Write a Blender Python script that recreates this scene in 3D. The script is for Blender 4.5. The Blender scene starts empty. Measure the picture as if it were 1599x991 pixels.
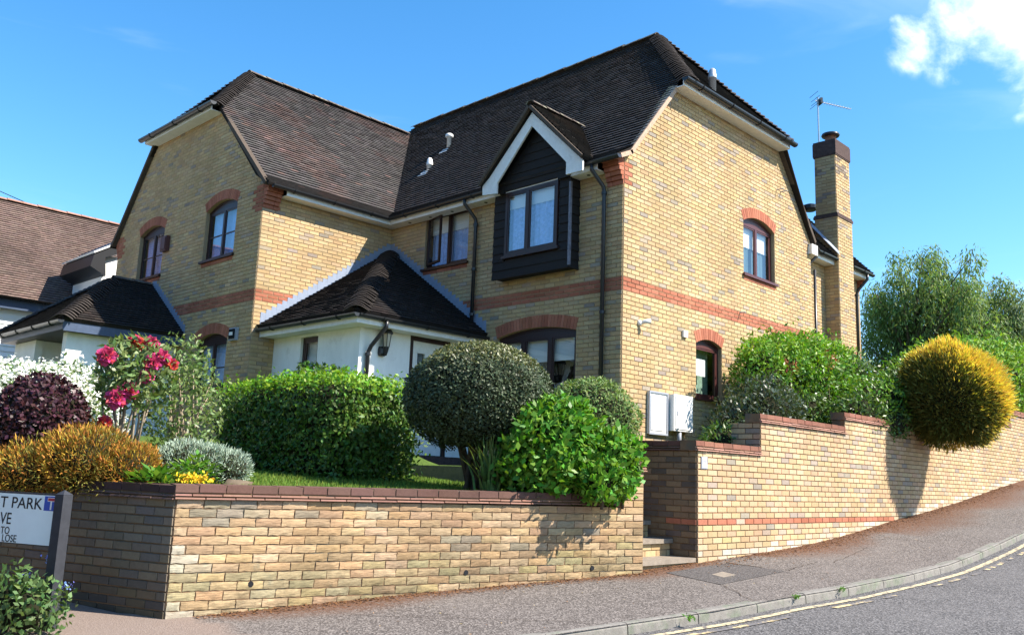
import bpy, bmesh, math, random
import numpy as np
from mathutils import Vector, Matrix
random.seed(7); RNG = np.random.default_rng(11)
SC = bpy.context.scene; COL = SC.collection
D2R = math.radians

# ------------------------------------------------------------------ camera
CAM = Vector((-11.299, -8.582, 1.601))
YAW, PITCH, ROLL = D2R(44.375), D2R(10.155), D2R(2.137)
F = Vector((math.cos(YAW)*math.cos(PITCH), math.sin(YAW)*math.cos(PITCH), math.sin(PITCH)))
r0 = Vector((math.sin(YAW), -math.cos(YAW), 0)); u0_ = r0.cross(F)
Rv = math.cos(ROLL)*r0+math.sin(ROLL)*u0_; Uv = -math.sin(ROLL)*r0+math.cos(ROLL)*u0_
cd = bpy.data.cameras.new('camera'); cam = bpy.data.objects.new('camera', cd); COL.objects.link(cam)
cam.matrix_world = Matrix(((Rv.x, Uv.x, -F.x, CAM.x), (Rv.y, Uv.y, -F.y, CAM.y), (Rv.z, Uv.z, -F.z, CAM.z), (0, 0, 0, 1)))
cd.sensor_fit = 'HORIZONTAL'; cd.sensor_width = 36; cd.lens = 36*1388.28/1599
cd.clip_start = .05; cd.clip_end = 3000
SC.camera = cam

# ------------------------------------------------------------------ light
S = Vector((.6, -1.0, 1.165)).normalized()
SUN_EL = math.asin(S.z); SUN_ROT = math.atan2(S.x, S.y)
SC.view_settings.view_transform = 'Standard'; SC.view_settings.look = 'None'
SC.view_settings.exposure = 1.25; SC.view_settings.gamma = 1
sl = bpy.data.lights.new('sun', 'SUN'); sl.energy = 5.0; sl.angle = D2R(.53); sl.color = (1, .93, .82)
so = bpy.data.objects.new('sun', sl); COL.objects.link(so); so.location = (0, -20, 30)
so.rotation_euler = S.to_track_quat('Z', 'Y').to_euler()

W = bpy.data.worlds.new('World'); SC.world = W; W.use_nodes = True
nt = W.node_tree; nt.nodes.clear()
def wn(t, **k):
    n = nt.nodes.new(t)
    for a, b in k.items(): setattr(n, a, b)
    return n
sky = wn('ShaderNodeTexSky', sky_type='NISHITA', sun_disc=False, sun_elevation=SUN_EL, sun_rotation=SUN_ROT)
sky.air_density = 1.0; sky.dust_density = 0.45; sky.ozone_density = 2.5; sky.altitude = 0
hs = wn('ShaderNodeHueSaturation'); hs.inputs['Hue'].default_value = .496; hs.inputs['Saturation'].default_value = 1.32
tc = wn('ShaderNodeTexCoord')
def vmath(op, a, b=None):
    n = wn('ShaderNodeVectorMath', operation=op)
    nt.links.new(a, n.inputs[0])
    if b is not None:
        if isinstance(b, (tuple, Vector)): n.inputs[1].default_value = b
        else: nt.links.new(b, n.inputs[1])
    return n
def fmath(op, a, b, clamp=False):
    n = wn('ShaderNodeMath', operation=op); n.use_clamp = clamp
    for i, v in enumerate((a, b)):
        if isinstance(v, (int, float)): n.inputs[i].default_value = v
        else: nt.links.new(v, n.inputs[i])
    return n.outputs[0]
def pixdir(px, py):
    return (F+(px-799.5)/1388.28*Rv-(py-495.5)/1388.28*Uv).normalized()
nz = wn('ShaderNodeTexNoise'); nz.inputs['Scale'].default_value = 13; nz.inputs['Detail'].default_value = 9; nz.inputs['Roughness'].default_value = .58
nz.inputs['Distortion'].default_value = .3
nt.links.new(tc.outputs['Generated'], nz.inputs['Vector'])
cl = None
for (px, py, rad, amp) in ((1585, 22, .085, .95), (1510, 55, .06, .72), (1640, 70, .085, .8), (1430, 62, .045, .5), (1600, 475, .04, .34), (1760, 40, .12, .9), (1590, 135, .04, .45), (1470, 20, .04, .5)):
    d = vmath('DISTANCE', tc.outputs['Generated'], pixdir(px, py))
    v = fmath('DIVIDE', d.outputs['Value'], rad); v = fmath('SUBTRACT', 1.0, v); v = fmath('MULTIPLY', v, amp, )
    v = fmath('MAXIMUM', v, 0.0)
    cl = v if cl is None else fmath('MAXIMUM', cl, v)
cn = fmath('SUBTRACT', nz.outputs['Fac'], .5); cn = fmath('MULTIPLY', cn, 2.4)
cl2 = fmath('MULTIPLY', fmath('ADD', cl, cn), fmath('MULTIPLY', cl, 6.0, True))
ramp = wn('ShaderNodeMapRange', interpolation_type='SMOOTHSTEP'); nt.links.new(cl2, ramp.inputs['Value'])
ramp.inputs['From Min'].default_value = .08; ramp.inputs['From Max'].default_value = 1.2
# thin high wisps
nz2 = wn('ShaderNodeTexNoise'); nz2.inputs['Scale'].default_value = 3.2; nz2.inputs['Detail'].default_value = 6; nz2.inputs['Distortion'].default_value = .6
mp = wn('ShaderNodeMapping'); mp.inputs['Scale'].default_value = (1, 1, 5.5); nt.links.new(tc.outputs['Generated'], mp.inputs['Vector']); nt.links.new(mp.outputs[0], nz2.inputs['Vector'])
wr = wn('ShaderNodeMapRange', interpolation_type='SMOOTHSTEP'); nt.links.new(nz2.outputs['Fac'], wr.inputs['Value'])
wr.inputs['From Min'].default_value = .58; wr.inputs['From Max'].default_value = .9; wr.inputs['To Max'].default_value = .13
mxf = fmath('MAXIMUM', ramp.outputs[0], wr.outputs[0])
mx = wn('ShaderNodeMix', data_type='RGBA')
nt.links.new(mxf, mx.inputs['Factor']); nt.links.new(sky.outputs[0], hs.inputs['Color']); nt.links.new(hs.outputs[0], mx.inputs[6]); mx.inputs[7].default_value = (8.2, 8.5, 8.8, 1)
bg = wn('ShaderNodeBackground'); bg.inputs['Strength'].default_value = .125
wo = wn('ShaderNodeOutputWorld'); nt.links.new(mx.outputs[2], bg.inputs['Color']); nt.links.new(bg.outputs[0], wo.inputs['Surface'])

# ------------------------------------------------------------------ materials
def mat(name, col=(.5, .5, .5), rough=.7, spec=.3, var=0, nscale=8, bump=0, bscale=40, metal=0, coat=0, stretch=None, col2=None, c2scale=2.0, c2lo=.5, c2hi=.62, src=None, trans=0, hue=0, grime=False):
    m = bpy.data.materials.new(name); m.use_nodes = True
    t = m.node_tree; N = t.nodes; L = t.links; b = N['Principled BSDF']
    b.inputs['Roughness'].default_value = rough; b.inputs['Specular IOR Level'].default_value = spec; b.inputs['Metallic'].default_value = metal
    if coat: b.inputs['Coat Weight'].default_value = coat
    g = N.new('ShaderNodeNewGeometry')
    if src == 'attr':
        a = N.new('ShaderNodeVertexColor'); a.layer_name = 'Col'; c = a.outputs['Color']
    elif src == 'obj':
        a = N.new('ShaderNodeObjectInfo'); c = a.outputs['Color']
    else:
        a = N.new('ShaderNodeRGB'); a.outputs[0].default_value = (*col, 1); c = a.outputs[0]
    vec = g.outputs['Position']
    if stretch:
        mp = N.new('ShaderNodeMapping'); mp.inputs['Scale'].default_value = stretch; L.new(vec, mp.inputs['Vector']); vec = mp.outputs[0]
    if col2:
        n2 = N.new('ShaderNodeTexNoise'); n2.inputs['Scale'].default_value = c2scale; n2.inputs['Detail'].default_value = 6; n2.inputs['Roughness'].default_value = .65; L.new(g.outputs['Position'], n2.inputs['Vector'])
        mr = N.new('ShaderNodeMapRange'); mr.inputs['From Min'].default_value = c2lo; mr.inputs['From Max'].default_value = c2hi; L.new(n2.outputs['Fac'], mr.inputs['Value'])
        mi = N.new('ShaderNodeMix'); mi.data_type = 'RGBA'; L.new(mr.outputs[0], mi.inputs['Factor']); L.new(c, mi.inputs[6]); mi.inputs[7].default_value = (*col2, 1); c = mi.outputs[2]
    if var:
        n1 = N.new('ShaderNodeTexNoise'); n1.inputs['Scale'].default_value = nscale; n1.inputs['Detail'].default_value = 8; n1.inputs['Roughness'].default_value = .7; L.new(vec, n1.inputs['Vector'])
        mr = N.new('ShaderNodeMapRange'); mr.inputs['From Min'].default_value = .25; mr.inputs['From Max'].default_value = .75; mr.inputs['To Min'].default_value = 1-var; mr.inputs['To Max'].default_value = 1+var; L.new(n1.outputs['Fac'], mr.inputs['Value'])
        mu = N.new('ShaderNodeVectorMath'); mu.operation = 'SCALE'; L.new(c, mu.inputs[0]); L.new(mr.outputs[0], mu.inputs['Scale']); c = mu.outputs[0]
    if src:   # broad weathering and rain streaks over the whole wall
        for sc_, st_, lo_, hi_ in ((.55, (1, 1, 1), .84, 1.14), (1.6, (1, 1, .18), .88, 1.1)):
            mw_ = N.new('ShaderNodeMapping'); mw_.inputs['Scale'].default_value = st_; L.new(g.outputs['Position'], mw_.inputs['Vector'])
            nw_ = N.new('ShaderNodeTexNoise'); nw_.inputs['Scale'].default_value = sc_; nw_.inputs['Detail'].default_value = 6; nw_.inputs['Roughness'].default_value = .6; L.new(mw_.outputs[0], nw_.inputs['Vector'])
            mr = N.new('ShaderNodeMapRange'); mr.inputs['From Min'].default_value = .3; mr.inputs['From Max'].default_value = .7; mr.inputs['To Min'].default_value = lo_; mr.inputs['To Max'].default_value = hi_; L.new(nw_.outputs['Fac'], mr.inputs['Value'])
            mu = N.new('ShaderNodeVectorMath'); mu.operation = 'SCALE'; L.new(c, mu.inputs[0]); L.new(mr.outputs[0], mu.inputs['Scale']); c = mu.outputs[0]
    if grime:
        sx_ = N.new('ShaderNodeSeparateXYZ'); L.new(g.outputs['Position'], sx_.inputs[0])
        a_ = N.new('ShaderNodeMath'); a_.operation = 'MULTIPLY_ADD'; L.new(sx_.outputs['X'], a_.inputs[0]); a_.inputs[1].default_value = -.066; L.new(sx_.outputs['Z'], a_.inputs[2])
        m_ = N.new('ShaderNodeMapRange'); L.new(a_.outputs[0], m_.inputs['Value']); m_.inputs['From Min'].default_value = 1.55; m_.inputs['From Max'].default_value = .85; m_.inputs['To Min'].default_value = .04; m_.inputs['To Max'].default_value = .5
        for sc_, st_, lo_, hi_, pw_ in ((3.2, (1, 1, 1.6), .42, .72, 1.9), (26., (1, 1, 1.5), .5, .7, .8)):
            mp_ = N.new('ShaderNodeMapping'); mp_.inputs['Scale'].default_value = st_; L.new(g.outputs['Position'], mp_.inputs['Vector'])
            n_ = N.new('ShaderNodeTexNoise'); n_.inputs['Scale'].default_value = sc_; n_.inputs['Detail'].default_value = 8; n_.inputs['Roughness'].default_value = .72; L.new(mp_.outputs[0], n_.inputs['Vector'])
            r_ = N.new('ShaderNodeMapRange'); L.new(n_.outputs['Fac'], r_.inputs['Value']); r_.inputs['From Min'].default_value = lo_; r_.inputs['From Max'].default_value = hi_; r_.inputs['To Max'].default_value = pw_
            f_ = N.new('ShaderNodeMath'); f_.operation = 'MULTIPLY'; f_.use_clamp = True; L.new(r_.outputs[0], f_.inputs[0]); L.new(m_.outputs[0], f_.inputs[1])
            q_ = N.new('ShaderNodeMix'); q_.data_type = 'RGBA'; L.new(f_.outputs[0], q_.inputs['Factor']); L.new(c, q_.inputs[6]); q_.inputs[7].default_value = (.085, .075, .045, 1); c = q_.outputs[2]
    if hue:   # per-island value / hue change (leaves)
        hv = N.new('ShaderNodeHueSaturation'); L.new(c, hv.inputs['Color'])
        m1 = N.new('ShaderNodeMapRange'); L.new(g.outputs['Random Per Island'], m1.inputs['Value']); m1.inputs['To Min'].default_value = 1-hue; m1.inputs['To Max'].default_value = 1+hue; L.new(m1.outputs[0], hv.inputs['Value'])
        m2 = N.new('ShaderNodeMath'); m2.operation = 'MULTIPLY'; m2.inputs[1].default_value = 7.31; L.new(g.outputs['Random Per Island'], m2.inputs[0])
        m3 = N.new('ShaderNodeMath'); m3.operation = 'FRACT'; L.new(m2.outputs[0], m3.inputs[0])
        m4 = N.new('ShaderNodeMapRange'); L.new(m3.outputs[0], m4.inputs['Value']); m4.inputs['To Min'].default_value = .5-.035; m4.inputs['To Max'].default_value = .5+.035; L.new(m4.outputs[0], hv.inputs['Hue'])
        c = hv.outputs['Color']
    L.new(c, b.inputs['Base Color'])
    if bump:
        nb = N.new('ShaderNodeTexNoise'); nb.inputs['Scale'].default_value = bscale; nb.inputs['Detail'].default_value = 6; nb.inputs['Roughness'].default_value = .65; L.new(vec, nb.inputs['Vector'])
        bu = N.new('ShaderNodeBump'); bu.inputs['Strength'].default_value = bump; bu.inputs['Distance'].default_value = .01; L.new(nb.outputs['Fac'], bu.inputs['Height']); L.new(bu.outputs[0], b.inputs['Normal'])
    if trans:
        o = N['Material Output']; tr = N.new('ShaderNodeBsdfTranslucent'); sc = N.new('ShaderNodeVectorMath'); sc.operation = 'MULTIPLY'; L.new(c, sc.inputs[0]); sc.inputs[1].default_value = (1.25, 1.35, .6); L.new(sc.outputs[0], tr.inputs['Color'])
        ms = N.new('ShaderNodeMixShader'); ms.inputs[0].default_value = trans; L.new(b.outputs[0], ms.inputs[1]); L.new(tr.outputs[0], ms.inputs[2]); L.new(ms.outputs[0], o.inputs['Surface'])
    return m
M = {}
M['brick'] = mat('brick_joined', src='attr', rough=.9, spec=.15, var=.16, nscale=30, bump=.25, bscale=90)
M['brick1'] = mat('brick_single', src='obj', rough=.9, spec=.15, var=.16, nscale=30, bump=.25, bscale=90)
M['rbrick'] = mat('rustic_brick_joined', src='attr', rough=.95, spec=.08, var=.3, nscale=9, bump=.75, bscale=11, stretch=(1, 1, 13), col2=(.2, .19, .13), c2scale=5, c2lo=.6, c2hi=.75, grime=True)
M['rbrick1'] = mat('rustic_brick_single', src='obj', rough=.95, spec=.08, var=.3, nscale=9, bump=.75, bscale=11, stretch=(1, 1, 13), col2=(.2, .19, .13), c2scale=5, c2lo=.6, c2hi=.75, grime=True)
M['mortar'] = mat('mortar', (.33, .24, .145), .95, .1, var=.2, nscale=20)
M['mortar2'] = mat('garden_mortar', (.2, .125, .072), .95, .1, var=.35, nscale=6, col2=(.1, .09, .07), c2scale=3)
M['tile'] = mat('roof_tile', src='attr', rough=.85, spec=.2, var=.25, nscale=25, bump=.15, bscale=120, col2=(.15, .14, .095), c2scale=11, c2lo=.62, c2hi=.85)
M['slab'] = mat('roof_underlay', (.025, .022, .02), .95, .05)
M['ridge'] = mat('ridge_tile', (.1, .08, .07), .9, .15, var=.4, nscale=14, bump=.3, bscale=60, col2=(.2, .19, .14), c2scale=9)
M['hip'] = mat('dark_hip_tile', (.05, .042, .038), .9, .15, var=.4, nscale=14, bump=.3, bscale=60, col2=(.11, .085, .065), c2scale=6, c2lo=.6, c2hi=.8)
M['white'] = mat('white_paint', (.74, .73, .7), .55, .3, var=.12, nscale=9, col2=(.5, .48, .44), c2scale=6, c2lo=.6, c2hi=.85)
M['render'] = mat('white_render', (.8, .8, .78), .85, .15, var=.13, nscale=2.2, bump=.12, bscale=30, stretch=(1, 1, .35), col2=(.5, .48, .42), c2scale=2.2, c2lo=.6, c2hi=.9)
M['gutter'] = mat('black_plastic', (.018, .019, .022), .35, .45)
M['lead'] = mat('lead_flashing', (.22, .26, .34), .5, .4, var=.15, nscale=10)
M['frame'] = mat('dark_brown_frame', (.035, .017, .015), .4, .35)
M['rframe'] = mat('red_brown_frame', (.085, .028, .025), .4, .35)
M['board'] = mat('black_weatherboard', (.018, .015, .014), .75, .25, var=.4, nscale=12, stretch=(1, 1, 6), bump=.3, bscale=30)
M['curtain'] = mat('sky_tinted_net', (.4, .52, .8), .9, .1, var=.3, nscale=16)  # white net tinted blue to paint in the sky light
M['blind'] = mat('pale_blind', (.78, .78, .76), .8, .1)
M['skycurtain'] = mat('sky_tinted_curtain', (.26, .4, .74), .9, .1, var=.12, nscale=9)  # blue paints sky light and reflection into the cloth
M['dark'] = mat('dark_interior', (.015, .018, .02), .9, .1)
M['frost'] = mat('frosted_film', (.1, .16, .18), .9, .1, var=.35, nscale=60)
M['verge'] = mat('verge_mortar', (.42, .3, .22), .95, .1, var=.3, nscale=20, bump=.4, bscale=40)
M['vergedark'] = mat('dark_verge', (.09, .07, .055), .9, .1, var=.3, nscale=20)
M['steel'] = mat('galvanised_steel', (.5, .51, .52), .4, .5, metal=.6)
M['grey'] = mat('grey_plastic', (.3, .32, .36), .5, .3)
M['clay'] = mat('terracotta', (.33, .13, .07), .85, .2, var=.2)
M['dkclay'] = mat('sooty_brick', (.075, .05, .045), .9, .15, var=.45, nscale=14, bump=.4, bscale=30)
def tarmac(name, dark, light, sc=1., dirt=False):
    m = mat(name, dark, .95, .2); t = m.node_tree; N = t.nodes; L = t.links; b = N['Principled BSDF']; g = N.new('ShaderNodeNewGeometry')
    v1 = N.new('ShaderNodeTexVoronoi'); v1.inputs['Scale'].default_value = 75*sc; L.new(g.outputs['Position'], v1.inputs['Vector'])
    n1 = N.new('ShaderNodeTexNoise'); n1.inputs['Scale'].default_value = 120*sc; n1.inputs['Detail'].default_value = 3; L.new(g.outputs['Position'], n1.inputs['Vector'])
    n2 = N.new('ShaderNodeTexNoise'); n2.inputs['Scale'].default_value = 1.1; n2.inputs['Detail'].default_value = 7; n2.inputs['Roughness'].default_value = .65; L.new(g.outputs['Position'], n2.inputs['Vector'])
    n3 = N.new('ShaderNodeTexNoise'); n3.inputs['Scale'].default_value = 32*sc; n3.inputs['Detail'].default_value = 4; L.new(g.outputs['Position'], n3.inputs['Vector'])
    def mrange(o, a, b_, c=0., d=1.):
        q = N.new('ShaderNodeMapRange'); L.new(o, q.inputs['Value']); q.inputs['From Min'].default_value = a; q.inputs['From Max'].default_value = b_; q.inputs['To Min'].default_value = c; q.inputs['To Max'].default_value = d; return q.outputs[0]
    def mixc(f, a, b_):
        q = N.new('ShaderNodeMix'); q.data_type = 'RGBA'; L.new(f, q.inputs['Factor'])
        for s_, v in ((6, a), (7, b_)):
            if isinstance(v, tuple): q.inputs[s_].default_value = (*v, 1)
            else: L.new(v, q.inputs[s_])
        return q.outputs[2]
    sp = N.new('ShaderNodeSeparateColor'); L.new(v1.outputs['Color'], sp.inputs[0])
    c = mixc(mrange(sp.outputs[0], .35, .95), dark, light)
    c = mixc(mrange(n3.outputs['Fac'], .55, .7, 0, .55), c, tuple(x*.45 for x in dark))
    c = mixc(mrange(n2.outputs['Fac'], .45, .75, 0, .5), c, tuple(x*.75 for x in light))
    if dirt:
        a = N.new('ShaderNodeVertexColor'); a.layer_name = 'Dirt'; s2 = N.new('ShaderNodeSeparateColor'); L.new(a.outputs['Color'], s2.inputs[0])
        f = N.new('ShaderNodeMath'); f.operation = 'MULTIPLY'; L.new(s2.outputs[0], f.inputs[0]); L.new(mrange(n3.outputs['Fac'], .3, .65, .35, 1.6), f.inputs[1])
        f2 = N.new('ShaderNodeMath'); f2.operation = 'MULTIPLY'; f2.use_clamp = True; L.new(f.outputs[0], f2.inputs[0]); f2.inputs[1].default_value = 1.5
        c = mixc(f2.outputs[0], c, (.115, .058, .034))
        f3 = N.new('ShaderNodeMath'); f3.operation = 'MULTIPLY'; L.new(s2.outputs[2], f3.inputs[0]); f3.inputs[1].default_value = .75; c = mixc(f3.outputs[0], c, (.22, .165, .135))
    L.new(c, b.inputs['Base Color'])
    bu = N.new('ShaderNodeBump'); bu.inputs['Strength'].default_value = .6; bu.inputs['Distance'].default_value = .006; L.new(v1.outputs['Distance'], bu.inputs['Height']); L.new(bu.outputs[0], b.inputs['Normal'])
    return m
M['asphalt'] = tarmac('pavement_asphalt', (.08, .068, .061), (.23, .2, .18), 1, True)
M['road'] = tarmac('road_asphalt', (.058, .055, .055), (.205, .193, .188), 1.0)
M['kerb'] = mat('kerb_concrete', (.2, .185, .165), .9, .2, var=.3, nscale=14, bump=.35, bscale=70, col2=(.16, .17, .13), c2scale=4)
M['yellow'] = mat('worn_yellow_paint', (.5, .42, .26), .9, .2, var=.25, nscale=40, col2=(.12, .11, .11), c2scale=16, c2lo=.48, c2hi=.62)
M['yellow2'] = mat('very_worn_yellow_paint', (.62, .48, .24), .9, .2, var=.2, nscale=40, col2=(.14, .13, .13), c2scale=9, c2lo=.4, c2hi=.5)
M['moss'] = mat('rusty_moss', (.17, .085, .04), .98, .05, var=.5, nscale=25, bump=.5, bscale=60)
M['soil'] = mat('soil', (.06, .042, .03), .98, .05, var=.4, nscale=12, bump=.6, bscale=30)
M['lawn'] = mat('lawn_ground', (.07, .11, .025), .98, .05, var=.4, nscale=20)
M['grass'] = mat('grass_blade', (.13, .2, .035), .8, .15, hue=.4, trans=.3)
M['ground'] = mat('far_ground', (.06, .075, .035), .98, .05, var=.3, nscale=.5)
M['stone'] = mat('concrete_slab', (.23, .19, .15), .9, .2, var=.3, nscale=12, bump=.4, bscale=60)
M['signplate'] = mat('sign_plate', (.74, .8, .77), .45, .4, var=.04, nscale=9)
M['signblue'] = mat('sign_blue', (.02, .07, .36), .45, .4)
M['signred'] = mat('sign_red', (.4, .03, .05), .45, .4)
M['black'] = mat('black_lettering', (.012, .012, .014), .5, .3)
M['postblack'] = mat('black_painted_post', (.03, .031, .037), .6, .3, var=.3, nscale=15)
M['bark'] = mat('bark', (.1, .075, .055), .95, .1, var=.4, nscale=14, bump=.5, bscale=30)
M['twig'] = mat('pale_twig', (.3, .24, .17), .9, .1, var=.3, nscale=20)
M['weather'] = mat('white_weatherboard', (.8, .8, .78), .6, .3)
M['fasciagrey'] = mat('dark_blue_fascia', (.05, .075, .13), .5, .3, var=.2, nscale=20)
M['bell'] = mat('dark_red_box', (.085, .03, .028), .45, .35)
M['glasslamp'] = mat('lamp_glass', (.5, .45, .35), .1, .6)
def leafmat(name, col, rough=.55, spec=.3, hue=.4, trans=.28): return mat(name, col, rough, spec, hue=hue, trans=trans)
g = bpy.data.materials.new('window_glass'); g.use_nodes = True; t = g.node_tree; t.nodes.clear()
o_ = t.nodes.new('ShaderNodeOutputMaterial'); gl = t.nodes.new('ShaderNodeBsdfGlossy'); gl.inputs['Roughness'].default_value = .02
tr = t.nodes.new('ShaderNodeBsdfTransparent'); tr.inputs['Color'].default_value = (.9, .94, .95, 1)
lw = t.nodes.new('ShaderNodeLayerWeight'); lw.inputs['Blend'].default_value = .28
mr = t.nodes.new('ShaderNodeMapRange'); mr.inputs['To Min'].default_value = .1; mr.inputs['To Max'].default_value = .9; t.links.new(lw.outputs['Facing'], mr.inputs['Value'])
pw = t.nodes.new('ShaderNodeMath'); pw.operation = 'POWER'; pw.inputs[1].default_value = 1.6; t.links.new(mr.outputs[0], pw.inputs[0])
ad = t.nodes.new('ShaderNodeMath'); ad.operation = 'MAXIMUM'; ad.inputs[1].default_value = .18; t.links.new(pw.outputs[0], ad.inputs[0])
ms = t.nodes.new('ShaderNodeMixShader'); t.links.new(ad.outputs[0], ms.inputs[0]); t.links.new(tr.outputs[0], ms.inputs[1]); t.links.new(gl.outputs[0], ms.inputs[2]); t.links.new(ms.outputs[0], o_.inputs['Surface'])
M['glass'] = g

# ------------------------------------------------------------------ mesh helpers
class MB:
    def __init__(s): s.v = []; s.f = []; s.c = []
    def add(s, vs, fs, col=None):
        n = len(s.v); s.v += [tuple(p) for p in vs]
        for f in fs: s.f.append(tuple(i+n for i in f)); s.c.append(col)
    def box(s, a, b, col=None):
        x0, y0, z0 = a; x1, y1, z1 = b
        s.add([(x0,y0,z0),(x1,y0,z0),(x1,y1,z0),(x0,y1,z0),(x0,y0,z1),(x1,y0,z1),(x1,y1,z1),(x0,y1,z1)],
              [(0,3,2,1),(4,5,6,7),(0,1,5,4),(1,2,6,5),(2,3,7,6),(3,0,4,7)], col)
    def obox(s, o, ax, ay, az, col=None):   # o corner, three edge vectors
        o, ax, ay, az = Vector(o), Vector(ax), Vector(ay), Vector(az)
        s.add([o, o+ax, o+ax+ay, o+ay, o+az, o+ax+az, o+ax+ay+az, o+ay+az],
              [(0,3,2,1),(4,5,6,7),(0,1,5,4),(1,2,6,5),(2,3,7,6),(3,0,4,7)], col)
    def prism(s, poly, d, col=None):
        d = Vector(d); n = len(poly); P = [Vector(p) for p in poly]
        s.add(P+[p+d for p in P], [tuple(range(n))[::-1], tuple(range(n, 2*n))]+[(i, (i+1)%n, n+(i+1)%n, n+i) for i in range(n)], col)
    def beam(s, a, b, w, h, up=(0, 0, 1), col=None):   # rectangular bar from a to b
        a, b = Vector(a), Vector(b); d = (b-a).normalized(); sd = d.cross(Vector(up)).normalized(); u = sd.cross(d)
        s.obox(a-sd*w/2-u*h/2, b-a, sd*w, u*h, col)
    def tube(s, pts, r, n=8, cap=True, col=None):
        P = [Vector(p) for p in pts]; R = r if isinstance(r, (list, tuple)) else [r]*len(P)
        rings = []; prev = None
        for i, p in enumerate(P):
            d = ((P[min(i+1, len(P)-1)]-P[max(i-1, 0)])).normalized()
            a = prev if prev is not None else (Vector((0, 0, 1)) if abs(d.z) < .9 else Vector((1, 0, 0)))
            x = (a-d*a.dot(d)).normalized(); prev = x; y = d.cross(x)
            rings.append([p+(x*math.cos(2*math.pi*k/n)+y*math.sin(2*math.pi*k/n))*R[i] for k in range(n)])
        vs = [q for rg in rings for q in rg]; fs = []
        for i in range(len(P)-1):
            for k in range(n): fs.append((i*n+k, i*n+(k+1)%n, (i+1)*n+(k+1)%n, (i+1)*n+k))
        if cap: fs.append(tuple(range(n))[::-1]); fs.append(tuple((len(P)-1)*n+k for k in range(n)))
        s.add(vs, fs, col)
    def lathe(s, c, prof, n=14, col=None):
        c = Vector(c); vs = []; fs = []
        for (r, z) in prof:
            for k in range(n): vs.append(c+Vector((r*math.cos(2*math.pi*k/n), r*math.sin(2*math.pi*k/n), z)))
        for i in range(len(prof)-1):
            for k in range(n): fs.append((i*n+k, i*n+(k+1)%n, (i+1)*n+(k+1)%n, (i+1)*n+k))
        fs.append(tuple(range(n))[::-1]); fs.append(tuple((len(prof)-1)*n+k for k in range(n)))
        s.add(vs, fs, col)
    def mesh(s, name, m, smooth=False):
        me = bpy.data.meshes.new(name); me.from_pydata(s.v, [], s.f); me.materials.append(m)
        if any(c is not None for c in s.c):
            at = me.color_attributes.new('Col', 'FLOAT_COLOR', 'CORNER')
            arr = np.ones((len(me.loops), 4), np.float32); k = 0
            for f, c in zip(s.f, s.c):
                arr[k:k+len(f), :3] = c if c is not None else (.5, .5, .5); k += len(f)
            at.data.foreach_set('color', arr.ravel())
        if smooth: me.polygons.foreach_set('use_smooth', [True]*len(me.polygons))
        return me
    def build(s, name, m, parent=None, smooth=False):
        return link(name, s.mesh(name, m, smooth), parent)
def wloc(o):
    return WL.get(o.name, Vector((0, 0, 0)))
WL = {}
def link(name, me, parent=None, mw=None):
    o = bpy.data.objects.new(name, me); COL.objects.link(o)
    WL[o.name] = Vector((0, 0, 0)) if mw is None else None
    if parent is not None:
        o.parent = parent
        pm = PM.get(parent.name)
        if pm is not None: o.matrix_parent_inverse = pm.inverted()
    if mw is not None: o.matrix_basis = mw; PM[o.name] = mw
    return o
PM = {}
def tag(o, label=None, cat=None, group=None, kind=None):
    if label: o['label'] = label
    if cat: o['category'] = cat
    if group: o['group'] = group
    if kind: o['kind'] = kind
    return o
def thing(name, loc, label, cat, group=None):
    o = bpy.data.objects.new(name, None); COL.objects.link(o); o.location = loc; o.empty_display_size = .2
    PM[o.name] = Matrix.Translation(loc)
    return tag(o, label, cat, group)

class Fr:   # wall frame: u along wall, n outward
    def __init__(s, o, u, n): s.o = Vector((*o, 0)); s.u = Vector((*u, 0)).normalized(); s.n = Vector((*n, 0)).normalized()
    def p(s, u, z, w=0): return s.o+s.u*u+s.n*w+Vector((0, 0, z))
    def mw(s, u, z, w=0):
        q = s.p(u, z, w); return Matrix(((s.u.x, 0, s.n.x, q.x), (s.u.y, 0, s.n.y, q.y), (0, 1, 0, q.z), (0, 0, 0, 1)))
def fbox(mb, fr, u0, u1, z0, z1, w0, w1, col=None):
    P = [fr.p(u, z, w) for w in (w0, w1) for (u, z) in ((u0, z0), (u1, z0), (u1, z1), (u0, z1))]
    mb.add(P, [(0,3,2,1),(4,5,6,7),(0,1,5,4),(1,2,6,5),(2,3,7,6),(3,0,4,7)], col)
def clip(poly, conv):   # Sutherland-Hodgman, conv is CCW
    out = list(poly)
    for i in range(len(conv)):
        a = conv[i]; b = conv[(i+1) % len(conv)]; inp = out; out = []
        if not inp: return []
        def sd(p): return (b[0]-a[0])*(p[1]-a[1])-(b[1]-a[1])*(p[0]-a[0])
        for j in range(len(inp)):
            p = inp[j]; q = inp[(j+1) % len(inp)]; sp, sq = sd(p), sd(q)
            if sp >= -1e-9: out.append(p)
            if (sp > 1e-9 and sq < -1e-9) or (sp < -1e-9 and sq > 1e-9):
                tt = sp/(sp-sq); out.append((p[0]+(q[0]-p[0])*tt, p[1]+(q[1]-p[1])*tt))
    return out
def ccw(poly):
    a = sum(poly[i][0]*poly[(i+1) % len(poly)][1]-poly[(i+1) % len(poly)][0]*poly[i][1] for i in range(len(poly)))
    return poly if a > 0 else poly[::-1]
def arch(hole):
    u0, u1, z0, zs, rise, h = hole
    w = u1-u0; R = (w*w/4+rise*rise)/(2*rise); return (u0+u1)/2, zs+rise-R, R, math.asin(min(1, w/2/R))
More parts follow.
